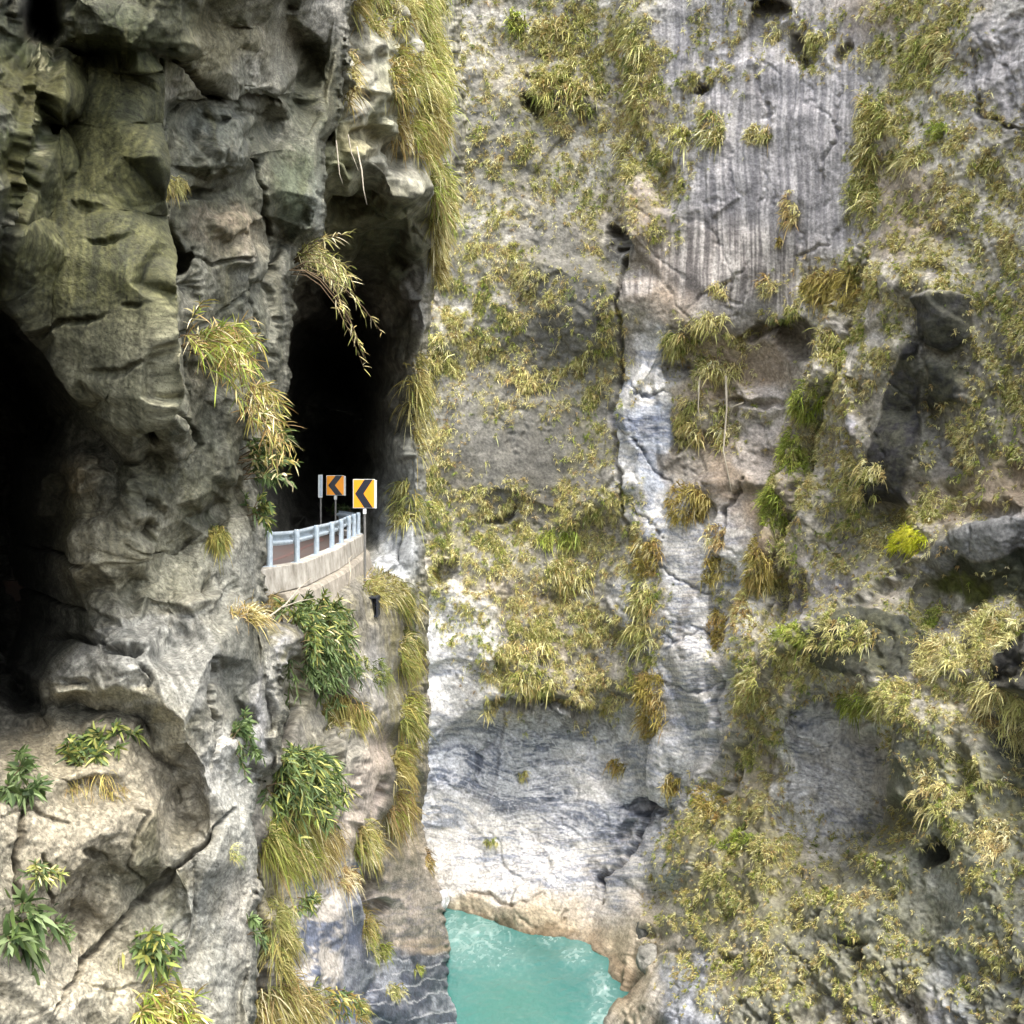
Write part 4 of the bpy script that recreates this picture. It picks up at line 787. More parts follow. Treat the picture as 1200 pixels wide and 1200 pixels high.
def low_rock(s):
    p = s.G; U, V = s.U, s.V; x, y = s.WU, s.WV
    q = p + 0.35 * np.stack([fbm3(p, 0.45, 2, off=3), fbm3(p, 0.45, 2, off=31), fbm3(p, 0.45, 2, off=63)], -1)
    h1, e1 = cells(q, 2.6, (1, 1, 1.6), 0.8, 2.2); h2, e2 = cells(q, 0.9, (1, 1.2, 0.9), 0.9, 5.3); h3, e3 = cells(q, 0.35, (1.2, 1, 0.7), 0.9, 9.1)
    s.disp += 0.22 * h1 * s.att(2.5) + 0.15 * h2 * s.att(.9) + 0.05 * h3 * s.att(.35)
    s.disp += (0.18 * fbm3(p, 0.5, 3, off=1) * s.att(1.5) + 0.06 * fbm3(p, 2.4, 4, 0.6, off=2) * s.att(.35)).astype(f32)
    s.disp += 0.16 * terrace(2.6 * fbm3(p * np.array([1, 1, .6]), 0.55, 3, off=230), .85) * s.att(.9)
    lay = np.zeros(U.shape, f32)
    sl, m = s.poly([(430,1030),(520,1030),(560,1230),(430,1230)], 8); lay[sl] = m
    bed = p[..., 2] + 0.1 * p[..., 1] * 0 + 0.5 * fbm3(p, 0.15, 2, off=9)
    f = bed / 1.1 - np.floor(bed / 1.1)
    s.disp += 0.35 * lay * s.att(1) * (np.where(f < 0.85, f / 0.85, (1 - f) / 0.15) - 0.5)
    for (a, b, c, d, e, g) in [(372,805,7,14,0,-1.2),(338,850,5,30,0,-.6),(437,1040,7,26,-10,-2.2),(445,1060,8,14,0,-1.4),(445,935,5,20,20,-.9),(385,880,6,40,0,-.5),(300,1090,5,70,0,-.7),(340,800,10,30,0,-.6)]:
        s.push(s.blob(a, b, c, d, e, 0.5), g)
    n1 = fbm3(p, 0.3, 4, 0.55, off=40); n2 = fbm3(p, 1.5, 4, 0.6, off=50)
    g = sstep(-0.5, 0.6, n1 + 0.6 * n2)[..., None]
    s.col[:] = lin(112,108,98) * (1 - g) + lin(164,157,142) * g
    fine = fbm3(p, 4.0, 4, 0.7, off=300); s.col *= (1 + 0.5 * np.clip(fine, -.9, .9))[..., None]; fine2 = fbm3(p, 12.0, 2, 0.8, off=350)
    for b, c, k in [((330,790,16,50),(206,204,202),.7),((350,800,20,40),(140,134,108),.6),((440,900,18,70),(196,180,164),.7),((425,960,26,50),(200,186,172),.7),((390,860,30,50),(140,138,126),.4),((440,800,22,50),(172,170,166),.5),((480,1040,40,60),(190,178,164),.7),((470,1000,30,40),(184,170,150),.6),((500,1120,40,20),(196,174,146),.6)]:
        s.paint(s.blob(*b), lin(*c), k)
    def mar(m, a, b, lo, hi, amt):
        sl, k = m; X, Y_ = x[sl], y[sl]
        t = sstep(lo, hi, 0.8 * pn2(X / 34, Y_ / 40) + 0.6 * pn2(X / 12, Y_ / 12) + 0.4 * pn2(X / 5, Y_ / 4))[..., None]
        c = a * (1 - t) + b * t; k = (k * amt)[..., None]; s.col[sl] = s.col[sl] * (1 - k) + c * k
    mar(s.poly([(330,1010),(420,1000),(440,1060),(415,1120),(420,1230),(310,1230),(320,1080)], 10), lin(184,177,166), lin(106,114,132), -.1, .5, .85)
    mar(s.poly([(400,1030),(430,1020),(428,1200),(395,1230)], 8), lin(166,169,176), lin(90,98,116), -.6, .3, .85)
    mar(s.poly([(425,1112),(530,1118),(548,1230),(420,1230)], 6), lin(150,154,162), lin(78,84,98), -.6, .2, .95)
    vein = np.clip(1 - np.abs((y + 0.16 * x + 2.2 * pn2(x / 20, y / 20)) % 17 - 8.5) / 1.4, 0, 1) * (pn2(x / 26, y / 9) > -0.3)
    sl, m = s.poly([(428,1110),(530,1116),(548,1230),(424,1230)], 4); s.paint((sl, m * vein[sl]), lin(212,212,214), .85)
    vein2 = np.clip(1 - np.abs(pn2(x / 40 + 9, y / 7 + x / 40)) * 6, 0, 1)
    sl, m = s.poly([(436,1000),(515,1040),(526,1112),(436,1112)], 6); s.paint((sl, m * vein2[sl]), lin(128,124,132), .6)
    moss = np.zeros(U.shape, f32)
    for b, k in [((360,740,60,60),.9),((350,960,50,90),.9),((470,800,24,150),.9),((470,950,30,60),.8),((320,1100,26,90),.7),((400,830,30,30),.6),((440,700,40,30),.6),((430,1000,30,40),.5),((340,1200,60,40),.6),((440,1090,8,60),.7)]:
        sl, m = s.blob(*b); moss[sl] = np.maximum(moss[sl], m * k)
    s.tint(moss * sstep(-.7, .4, n1 + n2) * .85, lin(104,98,56))
    crk = np.clip(1 - np.abs(fbm3(p * np.array([1, 1, .7]), 2.0, 4, 0.65, off=360)) * 10, 0, 1) * sstep(-.1, .35, fbm3(p, .6, 2, off=370)) * s.att(.25)
    s.tint(.6 * crk, lin(54,50,42)); s.col *= (0.9 * (1 + 0.45 * np.clip(fine2, -.9, .9)))[..., None]; s.disp -= 0.04 * crk * s.att(.2)
    s.wet[:] = 0.1
low_rock(low); low.facet(12, .3, .35, (260, 640, 555, 1222)); low.finish()
M_far = rock_mat('far_marble', 0.9, 0.09, crack=0.12, grain=1.3)
M_mid = rock_mat('mid_marble', 1.3, 0.06, grain=1.4, pits=.5, mott=1.4)
M_near = rock_mat('near_marble', 2.6, 0.035, grain=1.5, pits=0.6, mott=1.5)
far.build('gorge_wall', M_far)
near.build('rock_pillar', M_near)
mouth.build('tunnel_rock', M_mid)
low.build('cliff', M_mid)

# ================================================================== THE RIVER
def river():
    xs = np.arange(-14, 17, 0.09); ys = np.arange(30, 84, 0.11)
    X, Y = np.meshgrid(xs, ys)
    p = np.stack([X, Y, 0 * X], -1)
    z = 0.05 * fbm3(p, 0.5, 3, off=5) + 0.022 * fbm3(p, 2.2, 3, 0.6, off=15)
    px = CX + X / Y * F; py = HY + EYE / Y * F
    wx = X + 0.5 * fbm2(X * .5, Y * .5, 3); wy = Y + 0.9 * fbm2(X * .5 + 40, Y * .4, 3)
    ridg = np.clip(1 - np.abs(pn2(wx * 0.8, wy * 0.45)) * 3.2, 0, 1) ** 2 + 0.8 * np.clip(1 - np.abs(pn2(wx * 2.1 + 7, wy * 1.1)) * 3.5, 0, 1) ** 2
    fleck = sstep(0.25, 0.6, fbm2(X * 3.2, Y * 1.7, 3))
    foam = np.zeros_like(X)
    for bx, by, rx, ry, k in [(-2.6,70.0,2.6,3.6,1.0),(-1.0,67,2.2,2.0,.5),(-4.6,72,1.2,2.6,.8),(2.6,69.8,.8,.8,1.2),(4.2,67.5,1.0,1.6,.9),(5.6,63.0,.7,2.4,1.5),(5.5,60.0,.9,1.8,1.8),(5.3,57,.8,2,1.6)]:
        foam = np.maximum(foam, k * np.exp(-((X - bx) / rx) ** 2 - ((Y - by) / ry) ** 2))
    foam = np.clip(foam * (ridg * 0.24 + fleck * 0.28 + 0.10) + 0.10 * fleck * np.clip(foam, 0.25, 1), 0, 1)
    z = z + 0.08 * foam
    sh = 0.5 + 0.5 * np.clip(fbm2(X * .25, Y * .18, 3), -1, 1)
    c = lin(52,104,100)[None, None] * sh[..., None] + lin(68,118,112)[None, None] * (1 - sh[..., None])
    sand = np.clip(np.exp(-((X + 0.2) / 3.4) ** 2 - ((Y - 61) / 4.5) ** 2), 0, 1)[..., None] * 0.55
    c = c * (1 - sand) + lin(78,118,106) * sand
    c = c * (1 - foam[..., None]) + lin(176,196,192) * foam[..., None]
    H, W = X.shape; I = np.arange(H * W).reshape(H, W)
    q = np.stack([I[:-1, :-1], I[:-1, 1:], I[1:, 1:], I[1:, :-1]], -1).reshape(-1, 4)
    m, nt, N, L = new_mat('river_water')
    out = N.new('ShaderNodeOutputMaterial'); bs = N.new('ShaderNodeBsdfPrincipled'); L.new(bs.outputs[0], out.inputs[0])
    at = N.new('ShaderNodeAttribute'); at.attribute_name = 'Col'; L.new(at.outputs['Color'], bs.inputs['Base Color'])
    fo = N.new('ShaderNodeAttribute'); fo.attribute_name = 'wet'
    r = N.new('ShaderNodeMath'); r.operation = 'MULTIPLY_ADD'; L.new(fo.outputs['Fac'], r.inputs[0]); r.inputs[1].default_value = 0.5; r.inputs[2].default_value = 0.18; L.new(r.outputs[0], bs.inputs['Roughness'])
    tc = N.new('ShaderNodeTexCoord'); n = N.new('ShaderNodeTexNoise'); n.inputs['Scale'].default_value = 3.5; n.inputs['Detail'].default_value = 4; L.new(tc.outputs['Object'], n.inputs['Vector'])
    b = N.new('ShaderNodeBump'); b.inputs['Distance'].default_value = 0.06; b.inputs['Strength'].default_value = 0.7; L.new(n.outputs['Fac'], b.inputs['Height']); L.new(b.outputs[0], bs.inputs['Normal'])
    raw_mesh('river', np.stack([X, Y, z], -1).reshape(-1, 3), q, m, col=c.reshape(-1, 3), fl={'wet': foam.ravel()}, smooth=True, kind='structure')
river()

# ================================================================== THINGS PEOPLE BUILT
class MB:
    def __init__(s): s.v = []; s.f = []
    def add(s, vs, fs):
        b = len(s.v); s.v += [tuple(map(float, v)) for v in vs]; s.f += [tuple(b + i for i in f) for f in fs]
    def box(s, x0, x1, y0, y1, z0, z1):
        s.add([(x0,y0,z0),(x1,y0,z0),(x1,y1,z0),(x0,y1,z0),(x0,y0,z1),(x1,y0,z1),(x1,y1,z1),(x0,y1,z1)],
              [(0,3,2,1),(4,5,6,7),(0,1,5,4),(1,2,6,5),(2,3,7,6),(3,0,4,7)])
    def tube(s, pts, rad, n=8):
        pts = [Vector(p) for p in pts]; rings = []
        rad = rad if isinstance(rad, (list, tuple)) else [rad] * len(pts)
        b = len(s.v); up = None
        for i, p in enumerate(pts):
            t = (pts[min(i + 1, len(pts) - 1)] - pts[max(i - 1, 0)]).normalized()
            a = t.cross(Vector((0.3, 1, 0.2)) if up is None else up.cross(t) if False else Vector((0.31, 0.9, 0.27))).normalized(); c = t.cross(a)
            for k in range(n):
                q = 2 * math.pi * k / n; w = p + (a * math.cos(q) + c * math.sin(q)) * rad[i]; s.v.append(tuple(w))
        for i in range(len(pts) - 1):
            for k in range(n):
                s.f.append((b + i*n + k, b + i*n + (k+1) % n, b + (i+1)*n + (k+1) % n, b + (i+1)*n + k))
        s.f.append(tuple(b + k for k in range(n))[::-1]); s.f.append(tuple(b + (len(pts)-1)*n + k for k in range(n)))
    def sweep(s, prof, path):
        """open/closed cross-section prof [(out, up)] swept along path [(point, outward unit vector)]"""
        b = len(s.v); n = len(prof)
        for p, o in path:
            for (a, u) in prof: s.v.append((p[0] + o[0]*a, p[1] + o[1]*a, p[2] + u))
        for i in range(len(path) - 1):
            for k in range(n):
                s.f.append((b + i*n + k, b + i*n + (k+1) % n, b + (i+1)*n + (k+1) % n, b + (i+1)*n + k))
        s.f.append(tuple(b + k for k in range(n))); s.f.append(tuple(b + (len(path)-1)*n + k for k in range(n))[::-1])
    def build(s, name, mat, parent=None, bevel=0.0, smooth=False, kind=None):
        me = bpy.data.meshes.new(name); me.from_pydata(s.v, [], s.f); me.update()
        bm_fix(me)
        me.materials.append(mat); o = bpy.data.objects.new(name, me); C.objects.link(o)
        if smooth: me.polygons.foreach_set('use_smooth', np.ones(len(me.polygons), bool))
        if bevel:
            m = o.modifiers.new('bevel', 'BEVEL'); m.width = bevel; m.segments = 2; m.limit_method = 'ANGLE'
        if parent is not None: o.parent = parent
        if kind: o['kind'] = kind
        return o

import bmesh
def bm_fix(me):
    bm = bmesh.new(); bm.from_mesh(me); bmesh.ops.recalc_face_normals(bm, faces=bm.faces); bm.to_mesh(me); bm.free()

M_galv = plain_mat('galvanised_steel', lin(196,206,212) * 0.9, 0.45, 0.25, scale=9, col2=lin(150,164,174) * 0.9)
M_conc = plain_mat('pale_concrete', lin(190,184,172), 0.9, scale=3.0, bump=0.03, col2=lin(118,111,98), stretch=0.8)
M_conc2 = plain_mat('stained_concrete', lin(168,160,146), 0.95, scale=2.6, bump=0.06, col2=lin(104,96,82), stretch=1.0)
M_road = plain_mat('road_surface', lin(70,62,56), 0.9, scale=1.3, bump=0.01, col2=lin(76,56,46))
M_red = plain_mat('red_road_paint', lin(100,70,60), 0.8, scale=5, var=.5)
M_amber = plain_mat('amber_sheeting', lin(240,152,18), 0.45, var=0.12, scale=3)
M_blackp = plain_mat('black_sheeting', lin(26,30,40), 0.4, var=0.3, scale=3)
M_back = plain_mat('sign_edge', lin(206,208,202), 0.5, var=0.2, scale=4)
M_pole = plain_mat('weathered_pole', lin(120,118,112), 0.6, 0.3, scale=8)
M_dark = plain_mat('dark_iron', lin(40,44,52), 0.6, 0.2, scale=10, bump=0.01)

posts = [(316,664,623,22),(348,659,621,24),(371,650,616,26),(389,643,612,28),(400,637,609,30),(409,632,605,32),(415,629,603,34),(420,626,601,36)]
PX = []
for (a, b, t, Y) in posts:
    q = P(a, b, Y); PX.append((q[0], Y, q[2], P(a, t, Y)[2]))
PX = [(PX[0][0] - 0.22, 20.0, PX[0][2] + 0.05, PX[0][3] + 0.05)] + PX + [(-5.85, 38.0, EYE - 2.31, EYE - 1.57), (-6.7, 40.2, EYE - 2.35, EYE - 1.6)]
def path(dx=0.0, dz=0.0, a=0, b=None, base=True, n=5):
    """points along the edge of the road with the outward direction (towards the river)"""
    K = PX[a:b]; out = []
    for i in range(len(K) - 1):
        p0 = K[max(i - 1, 0)]; p1 = K[i]; p2 = K[i + 1]; p3 = K[min(i + 2, len(K) - 1)]
        for j in range(n + (i == len(K) - 2)):
            t = j / n; w = []
            for c in range(4):
                w.append(0.5 * (2 * p1[c] + (p2[c] - p0[c]) * t + (2*p0[c] - 5*p1[c] + 4*p2[c] - p3[c]) * t*t + (3*p1[c] - p0[c] - 3*p2[c] + p3[c]) * t**3))
            out.append(Vector((w[0], w[1], w[2] if base else w[3])))
    res = []
    for i, p in enumerate(out):
        d = out[min(i + 1, len(out) - 1)] - out[max(i - 1, 0)]; d.z = 0; d.normalize()
        o = Vector((d.y, -d.x, 0))
        res.append((p + o * dx + Vector((0, 0, dz)), o))
    return res

# road bed and its red edge line
b = MB(); pth = path(a=0)
b.sweep([(0.0, -0.20), (-7.5, -0.20), (-7.5, -0.6), (0.0, -0.6)], [(p, o) for p, o in pth]); b.build('road', M_road, kind='structure')
b = MB(); b.sweep([(-1.2, -0.196), (-1.35, -0.196), (-1.35, -0.199), (-1.2, -0.199)], pth); b.build('road_edge_marking', M_red, kind='structure')
# parapet wall in cast lengths
root = empty('parapet_wall', tuple(P(360, 670, 26)), 'low pale concrete wall along the road edge under the guardrail', 'wall')
def cast(k0, k1, prof, nm, mat, trim=0.02):
    m = MB(); q = path(a=k0, b=k1 + 1, n=6)
    m.sweep(prof, q); o = m.build(nm, mat, root, bevel=0.02)
    o.location = -Vector(root.location); return o
for k in range(0, 10, 2):
    cast(k, min(k + 2, 10), [(-0.16, 0.0), (0.17 + 0.004 * (k % 4), 0.0), (0.21 + 0.004 * (k % 4), -0.56), (-0.16, -0.56)], 'wall_section', M_conc)
root = empty('concrete_footing', tuple(P(400, 690, 30)), 'stained tan concrete footing stepping out beneath the low roadside wall', 'footing')
cast(1, 9, [(-0.3, -0.57), (0.33, -0.57), (0.40, -0.66), (0.48, -1.15), (-0.3, -1.15)], 'footing_base', M_conc2)
cast(5, 9, [(0.0, -1.16), (0.58, -1.16), (0.66, -1.75), (0.0, -1.75)], 'footing_step', M_conc2)

# guardrail
root = empty('guardrail', tuple(P(360, 650, 25)), 'pale blue-grey steel guardrail with eight posts on the roadside wall', 'guardrail')
off = -Vector(root.location)
for k in range(0, 9):
    x, y, z0, z1 = PX[k]
    m = MB(); w = 0.068
    m.tube([(x, y, z0 - 0.03), (x, y, z1 - 0.004), (x, y, z1 + 0.012)], [w, w, w * 0.8], 12)
    m.box(x - 0.13, x + 0.13, y - 0.13, y + 0.13, z0 - 0.02, z0 + 0.012)
    o = m.build('post', M_galv, root, bevel=0.004); o.location = off
W = [(-0.155, 0.0), (-0.115, 0.02), (-0.085, 0.02), (-0.045, -0.06), (0.0, -0.075), (0.045, -0.06), (0.085, 0.02), (0.115, 0.02), (0.155, 0.0)]
prof = [(-0.10 + o_, -0.17 + u) for (u, o_) in W] + [(-0.106 + o_, -0.17 + u) for (u, o_) in W[::-1]]
m = MB(); full = path(base=False, a=0); m.sweep(prof, full[4:]); o = m.build('rail_beam', M_galv, root, smooth=False); o.location = off

def chevron_sign(px, py0, py1, w_px, Y, foot_z, label, group, pole_dx=0.0, tilt=0.0):
    c = P(px, (py0 + py1) / 2, Y); W_, H_ = w_px * Y / F, (py1 - py0) * Y / F
    r = empty('chevron_sign', (c[0], c[1], foot_z), label, 'road sign', group, rz=tilt)
    z = c[2] - foot_z
    m = MB(); m.box(-W_/2, W_/2, -0.012, 0.012, z - H_/2, z + H_/2); m.box(W_/2 + 0.001, W_/2 + 0.05, -0.016, 0.06, z - H_/2 - 0.01, z + H_/2 - 0.03); m.build('panel_back', M_back, r, bevel=0.004)
    m = MB(); m.box(-W_/2 + 0.02, W_/2 - 0.02, -0.018, -0.0125, z - H_/2 + 0.02, z + H_/2 - 0.02); face = m.build('sign_face', M_amber, r)
    m = MB()
    a, h, t = W_ * 0.40, H_ * 0.485, W_ * 0.38
    pts = [(-a, 0), (a - t, h), (a, h), (-a + t, 0), (a, -h), (a - t, -h)]
    pts = [(x * 1.0, u) for x, u in pts]
    v = [(x, -0.022, z + u) for x, u in pts] + [(x, -0.0185, z + u) for x, u in pts]
    f = [(0, 1, 2, 3), (0, 3, 4, 5), (6, 9, 8, 7), (6, 11, 10, 9)] + [(i, (i+1) % 6, 6 + (i+1) % 6, 6 + i) for i in range(6)]
    m.add(v, f); m.build('chevron', M_blackp, face)
    m = MB(); m.tube([(pole_dx, 0.05, -0.3), (pole_dx, 0.05, z - H_/2 + 0.1), (pole_dx, 0.05, z + H_/2 - 0.02)], 0.036, 10); m.build('pole', M_pole, r)
    m = MB(); m.box(pole_dx - 0.05, pole_dx + 0.05, -0.0, 0.09, z - H_/2 - 0.17, z - H_/2 - 0.01); m.build('bracket', M_back, r, bevel=0.004)
    return r
chevron_sign(426.5, 561.5, 595.5, 25.5, 29.6, EYE - 3.25, 'larger amber road sign with black left-pointing chevron on a tall pole outside the guardrail', 'amber chevron signs at the bend', 0.02, 0.06)
chevron_sign(393, 557, 580.5, 21, 40.5, EYE - 2.55, 'smaller amber chevron sign farther back in front of the dark tunnel', 'amber chevron signs at the bend', 0.0, 0.0)
c = P(375.5, 570, 40.0)
r = empty('sign_board', (c[0], c[1], EYE - 2.55), 'narrow pale grey board seen edge-on just left of the smaller chevron sign', 'sign board')
m = MB(); m.box(-0.085, 0.085, -0.03, 0.03, 1.45, 2.34); m.build('board', M_back, r, bevel=0.01)
m = MB(); m.box(-0.02, 0.09, -0.05, -0.031, 1.5, 2.3); m.build('edge_strip', M_galv, r, bevel=0.006)
m = MB(); m.tube([(0, 0.07, -0.3), (0, 0.07, 2.2)], 0.035, 8); m.build('pole', M_pole, r)

# square drain mouth let into the ledge under the sign
p, n = low.at(432, 712)
r = empty('drain_outlet', tuple(p + np.array([0, 0.16, -0.28])), 'small dark square drain outlet in the rock ledge below the chevron sign', 'drain')
m = MB()
for a in [(-0.17,-0.13,-0.1,0.5,0,0.56),(0.13,0.17,-0.1,0.5,0,0.56),(-0.129,0.129,-0.1,0.5,0,0.04),(-0.129,0.129,-0.1,0.5,0.52,0.56)]: m.box(*a)
m.build('frame', M_dark, r, bevel=0.005)
m = MB(); m.box(-0.128, 0.128, 0.3, 0.34, 0.041, 0.519); m.build('back_plate', M_dark, r)
m = MB()
for x in (-0.06, 0.02, 0.09): m.tube([(x, -0.05, 0.041), (x, -0.05, 0.519)], 0.009, 6)
m.build('grate', M_dark, r)

# ------------------------------------------------------------------ loose boulders at the water
def boulder(px, py, Y, rx, ry, rz, label, colr, seed):
    bm = bmesh.new(); bmesh.ops.create_icosphere(bm, subdivisions=5, radius=1.0)
    v = np.array([x.co for x in bm.verts]); f = np.array([[q.index for q in g.verts] for g in bm.faces]); bm.free()
    q = v * np.array([rx, ry, rz]); hh, e = cells(q + seed * 7.1, 0.5 * max(rx, rz), tilt=0.8)
    d = 0.12 * hh + 0.25 * fbm3(v + seed * 3.3, 0.9, 3) + 0.05 * fbm3(v + seed, 4, 3)
    q = q * (1 + d[:, None] * 0.6)
    t = sstep(-.5, .6, fbm3(v + seed, 1.6, 4))[:, None]
    o = raw_mesh('boulder', q, f, M_mid, col=lin(*colr) * (0.72 + 0.28 * t), fl={'wet': np.clip(-v[:, 2], 0, 1) * 0.5}, smooth=True)
    c = P(px, py, Y); o.location = c; o.rotation_euler = (0.2 * seed, 0.1, seed)
    return tag(o, label, 'boulder', 'loose boulders along the river')
boulder(516, 1057, 74.2, 0.62, 0.55, 0.78, 'rounded pale grey boulder at the river corner beside the left cliff', (206,208,206), 1)
boulder(497, 1046, 75.5, 0.6, 0.5, 0.5, 'small grey-brown boulder lodged above the pale boulder at the river corner', (160,150,130), 2)
boulder(757, 1095, 65.4, 0.55, 0.6, 0.9, 'dark grey egg-shaped boulder wedged on the ochre bank beside the river', (96,96,92), 3)
boulder(766, 1128, 62.0, 0.9, 0.8, 1.1, 'grey angular boulder leaning under the mossy buttress right of the river', (150,148,140), 4)
# ================================================================== PLANTS
M_leaf = leaf_mat('leaf_blades', 0.3)
M_stem = plain_mat('woody_stem', lin(120,100,72), 0.8, scale=14)
PAL = {
 'khaki': [(196,190,130),(176,170,108),(212,206,156),(162,162,96),(182,168,118)],
 'green': [(116,128,62),(144,150,78),(98,110,54),(164,162,92),(128,124,64)],
 'lime': [(150,164,66),(136,152,58),(170,172,88),(118,136,52)],
 'leaf': [(66,84,46),(84,101,58),(54,70,40),(112,126,86),(76,92,48),(96,112,68)],
 'olive': [(142,132,66),(164,150,80),(120,112,56),(178,164,98),(132,110,62)],
 'brown': [(160,132,88),(140,112,70),(182,158,112),(120,98,60)],
 'straw': [(212,200,150),(190,176,120),(170,150,96),(224,214,176)],
 'yellow': [(206,206,52),(180,186,48),(222,214,76),(160,168,44)],
}
def pal(names, n):
    cs = np.concatenate([[lin(*c) for c in PAL[k]] for k in names])
    return (cs[rng.integers(0, len(cs), n)] * rng.uniform(0.7, 1.1, (n, 1))).astype(f32) * 1.45

def unit(a): return a / (np.linalg.norm(a, axis=-1, keepdims=True) + 1e-9)

def blades(root, dirs, length, width, droop, col, seg=2, belly=0.35, curl=None):
    """bent tapering strips, one per row; returns verts, quads, tris, colours"""
    n = len(root); L_ = np.asarray(length)[:, None]; Wd = np.asarray(width)[:, None]
    cam_ = np.array([0, 0, EYE]); tc = unit(cam_ - root)
    side = unit(np.cross(dirs, tc + 0.9 * rng.normal(size=(n, 3))))
    g = np.array([0, 0, -1.0]); dr = np.asarray(droop)[:, None]
    V = []; 
    for k in range(seg):
        t = k / seg
        c = root + dirs * L_ * t + g * dr * L_ * t * t + (curl * L_ * t * t if curl is not None else 0)
        wv = Wd * (0.55 + belly * math.sin(math.pi * min(t * 1.15, 1))) * (1 - 0.35 * t)
        V.append(c - side * wv / 2); V.append(c + side * wv / 2)
    V.append(root + dirs * L_ + g * dr * L_ + (curl * L_ if curl is not None else 0))
    m = 2 * seg + 1
    verts = np.stack(V, 1).reshape(-1, 3)
    b = (np.arange(n) * m)[:, None]
    q = np.concatenate([b + np.array([[2*k, 2*k+1, 2*k+3, 2*k+2]]) for k in range(seg - 1)]) if seg > 1 else np.zeros((0, 4), int)
    t3 = b + np.array([[2*seg-2, 2*seg-1, 2*seg]])
    tone = np.concatenate([np.linspace(0.72, 1.0, seg).repeat(2), [1.12]])
    cols = (col[:, None, :] * tone[None, :, None]).reshape(-1, 3)
    return verts, q, t3, cols

def merge(parts):
    V, Q, T, K = [], [], [], []; o = 0
    for v, q, t, c in parts:
        V.append(v); Q.append(q + o); T.append(t + o); K.append(c); o += len(v)
    return np.concatenate(V), [x for x in (np.concatenate(Q), np.concatenate(T)) if len(x)], np.concatenate(K)

def mesh_plant(name, parts, parent=None, origin=None):
    v, f, c = merge(parts)
    if origin is not None: v = v - np.asarray(origin)
    return raw_mesh(name, v, f, M_leaf, col=c, parent=parent)

def roots_on(s, px, py):
    j, i = s.idx(px, py)
    return s.Pw[j, i].astype(float), s.Ns[j, i]

TONE = [1.0]
def tuft_parts(pos, nor, per, size, wid, names, droop=(0.3, 1.0), out=0.8, up=0.45, spread=0.7, seg=2, names2=None, frac2=0.0, far_scale=False):
    n = len(pos)
    sz = size * rng.uniform(0.55, 1.3, n) * (1.0 if not far_scale else (np.clip(pos[:, 1], 25, 80) / 72) ** 1.0)
    R = np.repeat(pos, per, 0) + rng.normal(size=(n * per, 3)) * (np.repeat(sz, per)[:, None] * 0.16)
    D = unit(np.repeat(nor, per, 0) * out + np.array([0, 0, up]) + rng.normal(size=(n * per, 3)) * spread)
    N_ = np.repeat(nor, per, 0); back = np.minimum(np.sum(D * N_, -1), 0.05)[:, None]; D = unit(D - N_ * (back - 0.05))
    Ln = np.repeat(sz, per) * rng.uniform(0.5, 1.15, n * per); Wd = wid * rng.uniform(0.6, 1.4, n * per) * np.repeat(sz / size, per) ** 0.5
    tc = pal(names, n)
    if names2: 
        k = rng.random(n) < frac2; tc[k] = pal(names2, k.sum())
    col = np.repeat(tc, per, 0) * rng.uniform(0.65, 1.2, (n * per, 1)) + 0.25 * (pal(names, n * per) - np.repeat(tc, per, 0))
    return blades(R, D, Ln, Wd, rng.uniform(*droop, n * per), np.clip(col * TONE[0], 0.01, 0.9), seg)

# ------------------------------------------------------------------ the growth all over the far wall: nobody could count it
def far_cover():
    s = far; parts = []
    N = 320000
    px = rng.uniform(470, 1225, N); py = rng.uniform(-25, 1225, N)
    j, i = s.idx(px, py)
    g = s.gd[j, i]; cl = s.clump[j, i]
    flat = 0
    dens = np.clip(g * 1.0 * sstep(-0.15, 0.6, cl) + 0.07 * g, 0, 1)
    area = (s.Y[j, i] / 70) ** 2
    keep = rng.random(N) < np.minimum(dens * area ** 0.35 * 1.15, 1)
    px, py, Y = px[keep], py[keep], s.Y[j, i][keep]
    pos, nor = roots_on(s, px, py)
    wat = pos[:, 2] > 2.2; pos, nor, px, py = pos[wat], nor[wat], px[wat], py[wat]
    n = len(pos); k = rng.random(n) + 0.55 * fbm2(px / 60, py / 60, 3)          # kinds keep company: dry here, green there
    for lo, hi, per, sz, names, n2, fr in [(-9, .12, 10, 0.28, ['brown', 'straw'], ['khaki'], .4), (.12, .62, 11, 0.31, ['khaki'], ['straw', 'brown'], .25), (.62, .95, 13, 0.37, ['khaki', 'green'], ['olive'], .3), (.95, 9, 14, 0.30, ['green', 'lime'], ['leaf'], .4)]:
        q = (k >= lo) & (k < hi)
        if q.any(): parts.append(tuft_parts(pos[q], nor[q], per, sz, 0.055, names, names2=n2, frac2=fr, far_scale=True))
    print('far tufts', n)
    o = mesh_plant('cliff_grass', parts)
    tag(o, 'khaki dry grass and ferns scattered all over the far gorge wall', 'grass', kind='stuff')
far_cover()

